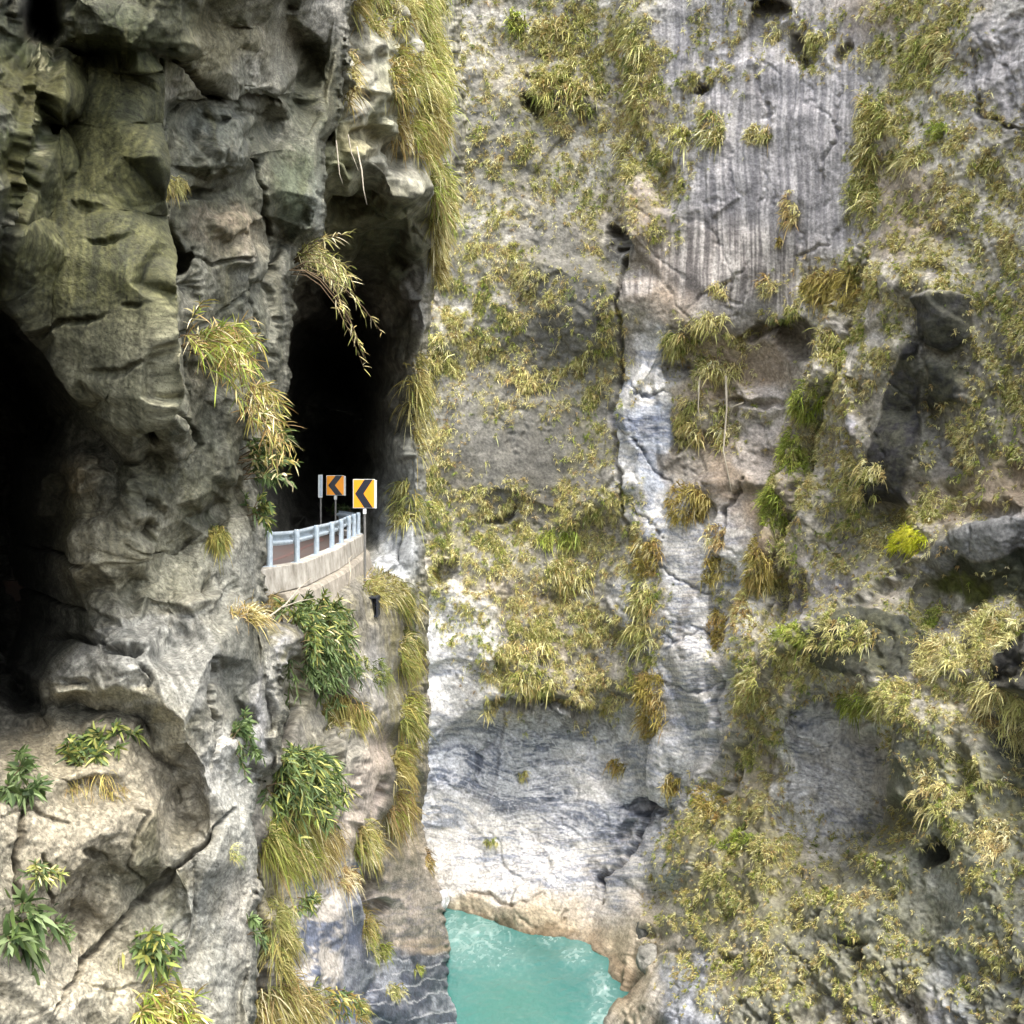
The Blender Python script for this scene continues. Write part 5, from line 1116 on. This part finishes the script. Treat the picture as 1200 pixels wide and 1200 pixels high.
# ------------------------------------------------------------------ clumps one can point at
def clump(s, name, label, cat, group, px, py, rx, ry, n, per, size_px, wid_px, names, names2=None, frac2=0.0, droop=(0.4, 1.2), out=0.8, up=0.5, spread=0.6, seg=3, lift=0.0):
    TONE[0] = 0.70 if s is low else 0.86 if s is mouth else 1.0       # clumps on the road cliff and tunnel rock get darker colours
    a = rng.uniform(0, 2 * math.pi, n); r = np.sqrt(rng.random(n))
    X, Y_ = px + rx * r * np.cos(a), py + ry * r * np.sin(a)
    pos, nor = roots_on(s, X, Y_)
    c, _ = s.at(px, py)
    k = np.abs(pos[:, 1] - c[1]) < 0.10 * c[1]
    pos, nor = pos[k], nor[k]
    if not len(pos): pos, nor = c[None], _[None]
    sc = c[1] / F
    o = mesh_plant(name, [tuft_parts(pos + nor * lift, nor, per, size_px * sc, wid_px * sc, names, names2=names2, frac2=frac2, droop=droop, out=out, up=up, spread=spread, seg=seg)], origin=c)
    o.location = c
    return tag(o, label, cat, group)

FG = 'separate grass clumps on the far gorge wall'
K, G, Lm, O, Br, St, Ye = ['khaki'], ['khaki', 'green'], ['lime', 'green'], ['olive'], ['brown', 'khaki'], ['straw'], ['yellow']
for (px, py, rx, ry, n, sz, names, label) in [
 (832,150,18,20,34,20,G,'bushy khaki clump on the grey wall left of the dark streaked plane, near its top'),
 (795,158,14,12,20,18,G,'pale khaki clump hugging the left shoulder of the bushy clump on the upper grey wall'),
 (885,160,18,12,24,17,G,'small ragged clump standing out on bare grey streaked rock near the top'),
 (924,245,11,22,22,15,Br,'narrow dry tuft hanging alone in the middle of the smooth grey streaked wall'),
 (913,284,4,5,6,9,O,'tiny dark tuft just below the narrow dry tuft on the streaked wall'),
 (1020,150,15,48,60,20,G,'upper half of the tall hanging grass column beside the grey streaked wall'),
 (1012,225,18,26,46,22,G,'thick shaggy foot of the tall hanging grass column on the right wall'),
 (1098,152,17,8,22,14,Lm,'bright lime-green tuft on the upper right slope under grey rock'),
 (1066,184,18,12,28,18,G,'round green clump left of and below the bright lime tuft'),
 (1088,60,30,36,60,20,G,'big leafy clump cascading from the top edge on the right'),
 (905,38,9,14,14,15,K,'khaki tuft beside the dark square niche at the very top'),
 (955,50,10,14,16,17,G,'hanging tuft under the small overhang right of the dark top niche'),
 (742,60,12,58,60,18,G,'long vertical ribbon of yellow-green grass in the upper central groove'),
 (738,180,18,30,40,18,K,'ragged khaki tail of grass below the vertical ribbon in the central groove'),
 (975,335,36,18,66,20,O,'broad rusty-olive grass cushion above the dark overhang on the right'),
 (894,335,11,12,14,13,Br,'small dry tuft above the ledge left of the rusty-olive cushion'),
 (838,340,10,10,12,13,K,'lesser dry tuft left of another on the ledge over the brown recess'),
 (835,378,20,10,20,15,K,'low khaki fringe along the ledge over the brown recess'),
 (793,404,13,16,24,18,G,'rounded tuft hanging over the dark hollow beside the blue-white strip'),
 (843,432,26,10,32,18,K,'sprawling khaki tuft draped over the brown recess'),
 (806,495,15,28,40,19,G,'shaggy hanging clump in the brown recess right of the blue strip'),
 (845,500,11,26,28,17,G,'second shaggy tongue of grass in the brown recess, beside the dangling roots'),
 (805,590,26,22,64,19,O,'large round olive-brown cushion of grass on white banded marble'),
 (838,628,13,14,20,15,Br,'dry brown tuft on pale rock to the lower right of the round olive cushion'),
 (832,668,11,18,22,14,O,'narrow olive tuft under the dry brown one on banded marble'),
 (760,650,14,26,36,17,O,'olive clump hanging at the left rim of the white banded marble'),
 (754,700,13,18,34,19,G,'dense dark green pompom of grass on the rim of white marble'),
 (748,745,15,16,32,18,G,'drooping olive clump just below the dark green pompom'),
 (838,735,11,24,26,14,O,'thin vertical tuft on the white marble right of the long groove'),
 (763,825,17,44,70,18,O,'long olive tassel of grass hanging over the blue marble groove'),
 (720,898,9,8,12,12,O,'small tuft alone on dark blue marble left of the crack'),
 (790,918,11,13,18,13,O,'tuft on blue-white marble right of the black crack'),
 (613,908,5,5,8,9,G,'tiny green tuft in the middle of the dark blue marble band'),
 (577,830,9,10,12,12,K,'small dry tuft at the left end of the dark overhang above blue marble'),
 (575,985,8,4,8,8,G,'tiny green cushion on the white marble above the river'),
 (655,630,26,10,34,17,Lm,'bright yellow-green patch spread over the centre of the grassy far wall'),
 (665,672,28,16,50,17,G,'wide green clump above the stained bulge of the far wall'),
 (620,760,30,12,36,16,K,'khaki fringe hanging on the grey-streaked bulge over blue marble'),
 (620,798,34,12,46,17,G,'green-khaki fringe along the lip of the overhang above the blue marble'),
 (660,40,40,26,60,17,G,'dense khaki-green thicket near the top of the far wall'),
 (605,26,12,10,14,16,Lm,'yellow-green round tuft near the top left of the far wall'),
 (668,110,40,26,64,17,G,'lower dense khaki thicket left of the vertical grass ribbon'),
 (625,445,30,14,36,15,K,'pale khaki spray across dark flat rock in the middle of the far wall'),
 (512,410,18,22,32,18,G,'khaki-green clump beside the tunnel rock edge on the far wall'),
 (972,408,13,24,44,17,G,'top of the long diagonal grass rib, just under the rusty-olive cushion'),
 (948,470,12,26,46,17,Lm,'yellow-green grass on the diagonal rib level with the dangling roots'),
 (928,530,13,26,50,17,Lm,'bright middle stretch of the diagonal grass rib right of the brown recess'),
 (908,595,14,28,60,17,Lm,'widest yellow-green stretch of the diagonal grass rib'),
 (890,660,12,28,50,16,O,'olive lower stretch of the diagonal grass rib beside white marble'),
 (874,722,10,26,36,15,Br,'dry brown tail end of the diagonal grass rib'),
 (925,745,22,12,40,16,Lm,'yellow-green tuft row on the brow left of the dark flat boulder'),
 (878,800,15,22,40,16,G,'khaki-green mat on the buttress edge below the brow'),
 (838,940,14,26,40,15,O,'olive mat on the buttress edge over the blue-white marble'),
 (1060,632,26,13,60,15,Ye,'bright yellow bush over the big grey boulder on the right slope'),
 (1010,560,32,22,44,16,G,'leafy khaki clump left of the tall dark slab on the right'),
 (1090,590,26,18,34,16,G,'spreading clump at the foot of the tall dark slab'),
 (990,745,38,18,70,16,G,'yellow-green mat on the shelf above the blue hollow'),
 (1000,825,20,12,28,17,Lm,'grass tuft at the brow of the blue hollow in the right buttress'),
 (1105,770,34,24,64,22,K,'shaggy straw-coloured grass mound on the right shelf'),
 (1090,718,10,12,18,18,Lm,'fresh green upright tuft between dark rocks above the shelf'),
 (1165,740,34,24,66,22,K,'thick pale grass mat spilling down the far right shelf'),
 (1170,830,30,26,54,22,K,'coarse khaki clump hanging under the far right shelf'),
 (1050,815,24,18,38,20,G,'khaki clump at the left end of the right shelf over the pillar'),
 (1100,930,30,24,44,18,K,'pale clump on the mossy buttress above the small black cave'),
 (1158,985,15,24,26,18,St,'straw-coloured clump right of the small black cave'),
 (975,1050,9,9,16,10,Lm,'small round fresh-green cushion low on the mossy buttress'),
 (860,985,26,14,36,13,Lm,'green mat on the low left side of the mossy buttress')]:
    clump(far, 'grass_clump', label, 'grass', FG, px, py, rx, ry, int(n * 1.35), 15, sz * 0.74, 1.5, names, names2=['brown', 'straw'] if names not in (Ye, Lm) else None, frac2=0.22, seg=2, lift=0.06)

# ------------------------------------------------------------------ plants on the near rock, the tunnel rock and the cliff under the road
def tubes_mesh(name, lines, rads, mat, parent=None, origin=(0, 0, 0), n=5):
    m = MB(); o_ = Vector(origin)
    for pts, r in zip(lines, rads):
        m.tube([Vector(p) - o_ for p in pts], [r * (1 - 0.7 * k / (len(pts) - 1)) for k in range(len(pts))], n)
    return m.build(name, mat, parent, smooth=True)

def arch_plant(s, name, label, cat, group, px, py, rx, ry, n, len_px, leaf_px, leafw_px, names, lean=(0, 0, 0), droop=(0.3, 1.0), up=0.6, out=0.6, spread=0.5, leaves=12, start=0.25, names2=None, frac2=0.0, leafdroop=0.5, stem_px=0.7, stem_mat=None):
    """stems that arch out of the rock, with lance-shaped leaves along them"""
    a = rng.uniform(0, 2 * math.pi, n); r = np.sqrt(rng.random(n))
    pos, nor = roots_on(s, px + rx * r * np.cos(a), py + ry * r * np.sin(a))
    c, _ = s.at(px, py); sc = c[1] / F
    k = np.abs(pos[:, 1] - c[1]) < 0.10 * c[1]; pos, nor = pos[k], nor[k]; n = len(pos); leaves = int(leaves * 1.7); leaf_px *= 0.85; leafw_px *= 0.62
    if n == 0: pos, nor, n = c[None], _[None], 1
    D = unit(nor * out + np.array([0, 0, up]) + np.asarray(lean, float) + rng.normal(size=(n, 3)) * spread)
    Ln = len_px * sc * rng.uniform(0.5, 1.15, n); dr = rng.uniform(*droop, n)
    g = np.array([0, 0, -1.0]); lines = []; LR, LD = [], []
    for i in range(n):
        f = lambda t: pos[i] + D[i] * Ln[i] * t + g * dr[i] * Ln[i] * t * t
        lines.append([f(t) for t in np.linspace(0, 1, 6)])
        ts = np.sort(rng.uniform(start, 1.0, leaves)); ts[-1] = 1.0
        for t in ts:
            tan = D[i] + 2 * g * dr[i] * t; tan = tan / np.linalg.norm(tan)
            LR.append(f(t)); LD.append(tan * 0.7 + rng.normal(size=3) * 0.55)
    LR, LD = np.array(LR), unit(np.array(LD)); m = len(LR)
    root = empty(name, tuple(c), label, cat, group)
    tubes_mesh('stem', lines, [stem_px * sc] * n, stem_mat or M_stem, root, c)
    col = pal(names, m)
    if names2: q = rng.random(m) < frac2; col[q] = pal(names2, q.sum())
    mesh_plant('foliage', [blades(LR, LD, leaf_px * sc * rng.uniform(0.6, 1.2, m), leafw_px * sc * rng.uniform(0.7, 1.3, m), rng.uniform(0.1, leafdroop, m), col, 3, belly=0.6)], root, c)
    return root

NP, CP = 'plants on the near rock pillar', 'plants on the cliff below the road'
LF, LG = ['leaf'], ['leaf', 'green']
arch_plant(near, 'bamboo_grass', 'arching bamboo grass hanging from the middle of the near rock pillar', 'bamboo', NP, 232, 402, 26, 12, 44, 74, 26, 2.5, ['green', 'lime', 'olive'], lean=(0.75, -0.25, 0.15), droop=(0.25, 1.3), leaves=15, names2=['straw', 'brown'], frac2=0.3, spread=0.38)
arch_plant(near, 'bamboo_grass', 'lower trailing spray of bamboo grass at the right rim of the near pillar', 'bamboo', NP, 285, 468, 16, 16, 22, 54, 24, 2.3, ['green', 'olive'], lean=(0.5, -0.2, -0.2), droop=(0.6, 1.5), leaves=14, names2=['straw', 'brown'], frac2=0.35, spread=0.35)
arch_plant(near, 'pampas_tuft', 'pale dry plumed grass tuft hanging at the tunnel mouth', 'grass', NP, 344, 306, 9, 12, 70, 80, 20, 1.9, ['straw', 'khaki'], lean=(0.9, -0.2, 0.3), droop=(0.35, 1.1), leaves=16, names2=['green'], frac2=0.25, spread=0.3, start=0.1)
arch_plant(near, 'pampas_tuft', 'long thin trailing stems under the pale plumed grass tuft', 'grass', NP, 342, 318, 6, 6, 9, 120, 13, 1.8, ['straw', 'khaki', 'green'], lean=(0.65, -0.1, -0.2), droop=(0.8, 1.5), leaves=9, start=0.6, spread=0.22)
arch_plant(near, 'leafy_shrub', 'pale-leaved shrub leaning out in front of the dark tunnel', 'shrub', NP, 284, 545, 6, 20, 20, 64, 15, 5.2, ['leaf'], lean=(0.8, -0.2, 0.1), droop=(0.0, 0.5), leaves=16, names2=['straw'], frac2=0.25)
arch_plant(near, 'leafy_shrub', 'small leafy plant at the pillar edge above the guardrail end', 'shrub', NP, 296, 604, 5, 8, 10, 30, 14, 4.5, LG, lean=(0.6, -0.2, 0.2), droop=(0.1, 0.7), leaves=10)
clump(near, 'moss_clump', 'hanging green moss clump on the pale lower pillar', 'moss', NP, 254, 626, 10, 13, 60, 14, 14, 1.5, ['green', 'olive'], droop=(0.8, 1.6), up=0.1, seg=2)
clump(near, 'dry_grass', 'dry straw grass on top of the smooth grey shelf', 'grass', NP, 290, 722, 28, 10, 40, 12, 22, 1.3, ['straw', 'brown', 'olive'], droop=(0.3, 1.0))
arch_plant(near, 'fern', 'bright fern spray under the dark overhang of the block', 'fern', NP, 110, 878, 40, 12, 26, 34, 20, 5.5, ['leaf', 'green'], lean=(0.1, -0.2, 0.2), droop=(0.2, 0.8), leaves=12)
arch_plant(near, 'leafy_plant', 'dark green leafy plant at the left picture edge under the cave', 'plant', NP, 22, 912, 16, 34, 18, 34, 22, 7, LF, droop=(0.2, 0.8), leaves=9)
arch_plant(near, 'leafy_plant', 'small tufted plant on the cream rock face beside a crack', 'plant', NP, 44, 1018, 12, 8, 12, 24, 16, 4, ['green', 'leaf', 'khaki'], droop=(0.2, 0.8), leaves=8)
arch_plant(near, 'leafy_plant', 'dark glossy plant low at the left picture edge', 'plant', NP, 10, 1085, 16, 22, 16, 40, 30, 9, LF, droop=(0.2, 0.9), leaves=8)
arch_plant(near, 'leafy_plant', 'small sprig right of the dark glossy plant', 'plant', NP, 58, 1088, 10, 12, 8, 26, 18, 4.5, LF, droop=(0.2, 0.9), leaves=8)
arch_plant(near, 'leafy_plant', 'broad-leaved plant in the crack of the lower grey face', 'plant', NP, 172, 1112, 14, 18, 16, 30, 24, 7.5, ['leaf', 'green'], droop=(0.1, 0.7), leaves=8)
arch_plant(near, 'leafy_plant', 'single sprig to the right of the broad-leaved plant', 'plant', NP, 204, 1112, 5, 8, 5, 18, 16, 5, ['leaf'], droop=(0.1, 0.7), leaves=6)
arch_plant(near, 'bamboo_grass', 'dense bamboo grass clump at the bottom edge under the broad-leaved plant', 'bamboo', NP, 190, 1182, 34, 26, 44, 46, 26, 3.4, ['green', 'olive', 'lime'], droop=(0.4, 1.2), leaves=12, names2=['straw', 'brown'], frac2=0.25)
arch_plant(near, 'leafy_shrub', 'leafy shrub in the notch beside the white boulder', 'shrub', NP, 276, 868, 14, 20, 22, 28, 13, 4.5, LF, droop=(0.2, 0.8), leaves=12)
arch_plant(near, 'leafy_plant', 'blue-green sprig on the right rim of the lower grey face', 'plant', NP, 291, 1085, 4, 12, 7, 20, 15, 4, LF, droop=(0.4, 1.1), leaves=8)
clump(near, 'dry_grass', 'faint khaki tuft in the middle of the lower grey face', 'grass', NP, 270, 1000, 6, 10, 10, 10, 14, 1.0, ['khaki', 'green'])
clump(near, 'dry_grass', 'brown dead grass around the hollow of the cream face', 'grass', NP, 112, 925, 34, 20, 34, 9, 20, 1.0, ['brown', 'olive'], droop=(0.8, 1.5), up=0.1)
clump(near, 'moss_clump', 'yellowish moss tuft on the ledge of the upper grey blocks', 'moss', NP, 205, 215, 18, 8, 44, 12, 11, 1.2, ['olive', 'khaki'], droop=(0.7, 1.4), up=0.2, seg=2)

# tunnel rock
def drape(s, label, px0, zones, per, size_px, wid_px, names, names2, frac2, **kw):
    pass
for (px, py, rx, ry, n, sz, nm, n2, lab) in [
 (496,0,28,34,200,20,['lime','khaki'],['straw'],'bright yellow-green grass curtain at the top edge above the tunnel rock'),
 (446,8,28,34,120,20,['olive','khaki','lime'],['brown','straw'],'mixed olive and straw grass curtain at the top edge, left of the bright one'),
 (410,80,10,40,60,18,['straw','brown','khaki'],['olive'],'pale straw grass hanging at the inner side of the tunnel rock top'),
 (504,80,22,40,220,20,['lime','khaki'],['straw','olive'],'thick lime-green grass bulge high on the river side of the tunnel rock'),
 (466,84,16,36,100,19,['olive','green'],['brown','straw'],'darker olive grass strip inside the thick lime-green bulge'),
 (502,150,18,40,180,20,['khaki','olive','lime'],['straw','brown'],'golden sweeping grass halfway down the river side of the tunnel rock'),
 (470,150,8,18,30,16,['olive','straw'],['brown'],'straw-coloured grass trailing over the tunnel overhang edge'),
 (518,225,11,34,110,18,['lime','khaki'],['straw','brown'],'yellow-green grass tongue beside the dark rim of the tunnel rock'),
 (511,290,8,34,80,17,['olive','khaki'],['straw'],'thin golden grass trailing down the rim beside the tunnel ceiling')]:
    clump(mouth, 'hanging_grass', lab, 'grass', 'grass curtains over the tunnel', px, py, rx, ry, n, 12, sz, 1.5, nm, names2=n2, frac2=0.35, droop=(0.4, 1.4), spread=0.8, out=1.0)
clump(mouth, 'hanging_grass', 'golden-green grass fringe at mid height on the tunnel pier rim', 'grass', 'grass curtains over the tunnel', 490, 470, 8, 60, 90, 12, 24, 1.6, ['olive', 'khaki'], names2=['green'], frac2=0.3, droop=(0.8, 1.7))
clump(mouth, 'hanging_grass', 'mossy green grass patch on the tunnel pier right of the road signs', 'grass', 'grass curtains over the tunnel', 474, 590, 14, 30, 80, 12, 18, 1.5, ['olive', 'green', 'khaki'], droop=(0.6, 1.4))
arch_plant(mouth, 'leafy_shrub', 'low dark shrub in the shade behind the chevron signs', 'shrub', CP, 398, 600, 16, 6, 14, 16, 9, 2.5, ['leaf'], leaves=10)

# cliff below the road
arch_plant(low, 'bamboo_shrub', 'dense green bamboo shrub below the roadside wall', 'shrub', CP, 376, 735, 50, 28, 190, 38, 15, 3.4, ['leaf', 'leaf', 'green'], lean=(0.1, -0.3, 0.1), droop=(0.2, 1.0), leaves=14, names2=['straw'], frac2=0.06)
arch_plant(low, 'bamboo_shrub', 'darker leafy fringe hanging from the dense shrub below the wall', 'shrub', CP, 372, 775, 34, 18, 70, 32, 14, 3.2, ['leaf'], lean=(0.0, -0.3, -0.1), droop=(0.6, 1.2), leaves=13)
clump(low, 'dry_grass', 'dry grass and weeds between the pillar and the roadside wall', 'grass', CP, 318, 705, 14, 14, 40, 11, 20, 1.1, ['straw', 'olive', 'brown'], droop=(0.2, 0.9))
clump(low, 'cliff_tuft', 'yellow-green grass on the ledge around the sign pole foot', 'grass', CP, 446, 690, 22, 18, 80, 12, 20, 1.4, ['olive', 'khaki', 'green'], names2=['straw'], frac2=0.25)
clump(low, 'cliff_tuft', 'rounded olive grass tuft beside the black hole in the cliff', 'grass', CP, 398, 834, 22, 20, 120, 13, 22, 1.4, ['olive', 'green'], names2=['straw', 'brown'], frac2=0.25, droop=(0.6, 1.5))
arch_plant(low, 'bamboo_shrub', 'leafy bamboo top of the big tangle beside the lower grey face', 'shrub', CP, 352, 912, 42, 30, 130, 40, 18, 3.6, ['leaf', 'leaf', 'green'], droop=(0.3, 1.1), leaves=13)
clump(low, 'cliff_tuft', 'thick yellow-green grass skirt below the leafy bamboo tangle', 'grass', CP, 338, 985, 36, 40, 260, 13, 27, 1.5, ['green', 'olive', 'lime'], names2=['brown', 'straw'], frac2=0.2, droop=(0.7, 1.6))
clump(low, 'cliff_tuft', 'rusty grass tail right of the thick yellow-green skirt', 'grass', CP, 378, 985, 16, 26, 90, 12, 22, 1.3, ['brown', 'olive', 'straw'], droop=(0.8, 1.6))
clump(low, 'cliff_tuft', 'narrow column of mossy grass beside the grey face, lower down', 'grass', CP, 318, 1095, 16, 46, 150, 12, 20, 1.3, ['olive', 'green', 'khaki'], droop=(0.7, 1.5))
clump(low, 'cliff_tuft', 'big arching grass clump with brown stalks at the bottom edge beside the grey face', 'grass', CP, 330, 1180, 38, 30, 220, 13, 29, 1.5, ['olive', 'green', 'straw'], names2=['brown'], frac2=0.25, droop=(0.5, 1.4))
arch_plant(low, 'leafy_plant', 'small leafy sprigs on the white marble under the grass skirt', 'plant', CP, 352, 1058, 18, 14, 12, 24, 13, 3.5, ['leaf', 'green'], droop=(0.2, 0.9), leaves=8)
arch_plant(low, 'leafy_plant', 'dark sprigs hanging over blue marble at the bottom edge', 'plant', CP, 385, 1168, 16, 14, 14, 26, 13, 3.2, ['leaf', 'olive'], droop=(0.4, 1.0), leaves=9)
for (px, py, rx, ry, n, sz, nm, lab) in [
 (474,655,10,22,50,18,['olive','khaki'],'topmost olive tuft on the cliff edge beside the tunnel pier foot'),
 (478,700,14,24,80,22,['olive','green'],'shaggy olive mat on the cliff edge, first below the pier'),
 (478,765,15,34,120,24,['olive','green'],'long olive-gold mat hanging on the cliff edge against white marble'),
 (478,835,16,30,110,26,['olive','green'],'bulging olive mat on the cliff edge level with the rounded tuft'),
 (470,895,14,28,90,24,['olive'],'darker olive mat tapering along the cliff edge over blue marble'),
 (464,950,14,26,80,24,['olive','brown'],'brownish lowest mat at the cliff edge above the pink pillar'),
 (428,985,20,24,110,28,['olive','green','straw'],'drooping golden tussock over the black cleft'),
 (400,1030,9,16,30,24,['brown','straw'],'dead brown tassel hanging left of the black cleft'),
 (434,1085,8,30,50,18,['olive','green'],'thin green strip growing down the cleft beside the banded rock'),
 (446,1115,8,12,24,13,['green','lime'],'small fresh tuft at the top of the dark banded rock'),
 (493,1008,9,14,30,14,['brown','olive'],'small rusty tuft on the pink pillar edge above the river'),
 (486,1136,6,6,14,10,['lime','green'],'lone bright tuft in the middle of the dark banded rock'),
 (418,1180,10,18,40,20,['olive','green'],'mossy tuft at the bottom edge left of the banded rock'),
 (528,1165,10,12,26,13,['green','khaki'],'little green tuft at the waterline corner of the banded rock'),
 (455,1160,14,12,24,13,['khaki','green'],'sparse tuft on the white-veined lower banded rock'),
 (412,780,12,16,24,14,['leaf','green'],'pale green patch on the cliff right of the dense shrub'),
 (440,790,14,20,30,16,['green','leaf'],'thin green growth on the grey strip below the drain outlet')]:
    clump(low, 'cliff_tuft', lab, 'grass', CP, px + rng.uniform(-4, 7), py, rx * rng.uniform(.8, 1.25), ry * .8, int(n * 1.1), 13, sz * 0.75, 1.3, nm, names2=['straw', 'lime'], frac2=0.25, droop=(0.4, 1.4), out=1.0, spread=0.75)

# ------------------------------------------------------------------ dead stems and roots
def vine(s, name, pts, r_px, label, sag=0.0, lift=0.12, group=None):
    line = []
    for (a, b) in pts:
        p, n = s.at(a, b); line.append(p + n * lift)
    sc = line[0][1] / F
    mid = np.array(line[0])
    o = tubes_mesh(name, [[tuple(np.array(q) - mid) for q in line]], [r_px * sc], M_vine)
    o.location = mid
    return tag(o, label, 'root', group)
M_vine = plain_mat('bleached_root', lin(186,176,156), 0.8, scale=10)
vg = 'roots dangling in the brown recess'
vine(far, 'hanging_root', [(853,440),(851,480),(852,530),(858,570)], 1.6, 'longest pale root dangling straight down in the brown recess', group=vg, lift=0.5)
vine(far, 'hanging_root', [(872,470),(862,480),(853,500)], 1.3, 'short crooked pale root bending off the longest one', group=vg, lift=0.5)
vine(far, 'hanging_root', [(822,445),(821,480),(824,505)], 1.1, 'thin root on the left side of the brown recess', group=vg, lift=0.5)
def twig(name, pts, r, label):
    L3 = [P(a, b, Y) for a, b, Y in pts]
    o = tubes_mesh(name, [[tuple(np.array(q) - L3[0]) for q in L3]], [r], M_vine); o.location = L3[0]
    return tag(o, label, 'stem', 'dead stems around the tunnel')
twig('dead_stem', [(394,165,24.8),(396,185,24.4),(398,205,24.2),(402,216,24.2)], 0.02, 'short bleached stem hanging at the inner rim of the overhang')
twig('dead_stem', [(418,172,26.0),(424,200,25.4),(426,222,25.2),(430,240,25.2)], 0.025, 'long bleached stem hanging free before the dark ceiling')
twig('dead_stem', [(408,158,25.8),(412,180,25.2),(420,200,25.0)], 0.018, 'curved dead stem between the other two on the overhang')
twig('dead_stem', [(312,725,19.0),(335,708,19.6),(350,690,20.4),(366,676,21.2)], 0.022, 'bare slanting branch in front of the roadside wall')
twig('dead_stem', [(330,712,19.4),(352,704,19.8),(378,700,20.4)], 0.016, 'low bare twig above the dense shrub')
twig('dead_stem', [(408,690,27.5),(411,672,27.6),(409,655,27.8),(414,650,28)], 0.02, 'upright dry weed stalk left of the sign pole')
# ================================================================== CAMERA AND LIGHT
cam = bpy.data.cameras.new('camera'); co = bpy.data.objects.new('camera', cam); C.objects.link(co)
co.location = (0, 0, EYE); co.rotation_euler = (math.radians(90), 0, 0)
cam.sensor_width = 36; cam.lens = 36 * F / 1200; cam.shift_y = -50 / 1200; cam.clip_start = 0.1; cam.clip_end = 2000
bpy.context.scene.camera = co

SUN_EL, SUN_AZ = 66, 145      # azimuth: 0 = ahead (+Y), clockwise seen from above, so 150 is behind the right shoulder
w = bpy.data.worlds.new('World'); bpy.context.scene.world = w; w.use_nodes = True
nt = w.node_tree; nt.nodes.clear()
sky = nt.nodes.new('ShaderNodeTexSky'); sky.sky_type = 'NISHITA'; sky.sun_disc = False
sky.sun_elevation = math.radians(SUN_EL); sky.sun_rotation = math.radians(SUN_AZ); sky.dust_density = 3.0; sky.air_density = 1.0
bg = nt.nodes.new('ShaderNodeBackground'); bg.inputs['Strength'].default_value = 0.14
wo = nt.nodes.new('ShaderNodeOutputWorld'); hs = nt.nodes.new('ShaderNodeHueSaturation'); hs.inputs['Saturation'].default_value = 0.45; nt.links.new(sky.outputs[0], hs.inputs['Color']); nt.links.new(hs.outputs[0], bg.inputs[0]); nt.links.new(bg.outputs[0], wo.inputs[0])
sl_ = bpy.data.lights.new('sun', 'SUN'); sl_.energy = 1.1; sl_.angle = math.radians(30); sl_.color = (1.0, 0.95, 0.87)
so = bpy.data.objects.new('sun', sl_); C.objects.link(so)
el, az = math.radians(SUN_EL), math.radians(SUN_AZ)
d = Vector((math.sin(az) * math.cos(el), math.cos(az) * math.cos(el), math.sin(el)))
so.rotation_euler = d.to_track_quat('Z', 'Y').to_euler(); so.location = d * 60 + Vector((0, 0, EYE))
sc = bpy.context.scene
sc.view_settings.view_transform = 'Standard'; sc.view_settings.look = 'None'; sc.view_settings.gamma = 1; sc.view_settings.exposure = 2.42
sc.cycles.max_bounces = 6; sc.cycles.diffuse_bounces = 4; sc.cycles.use_denoising = True
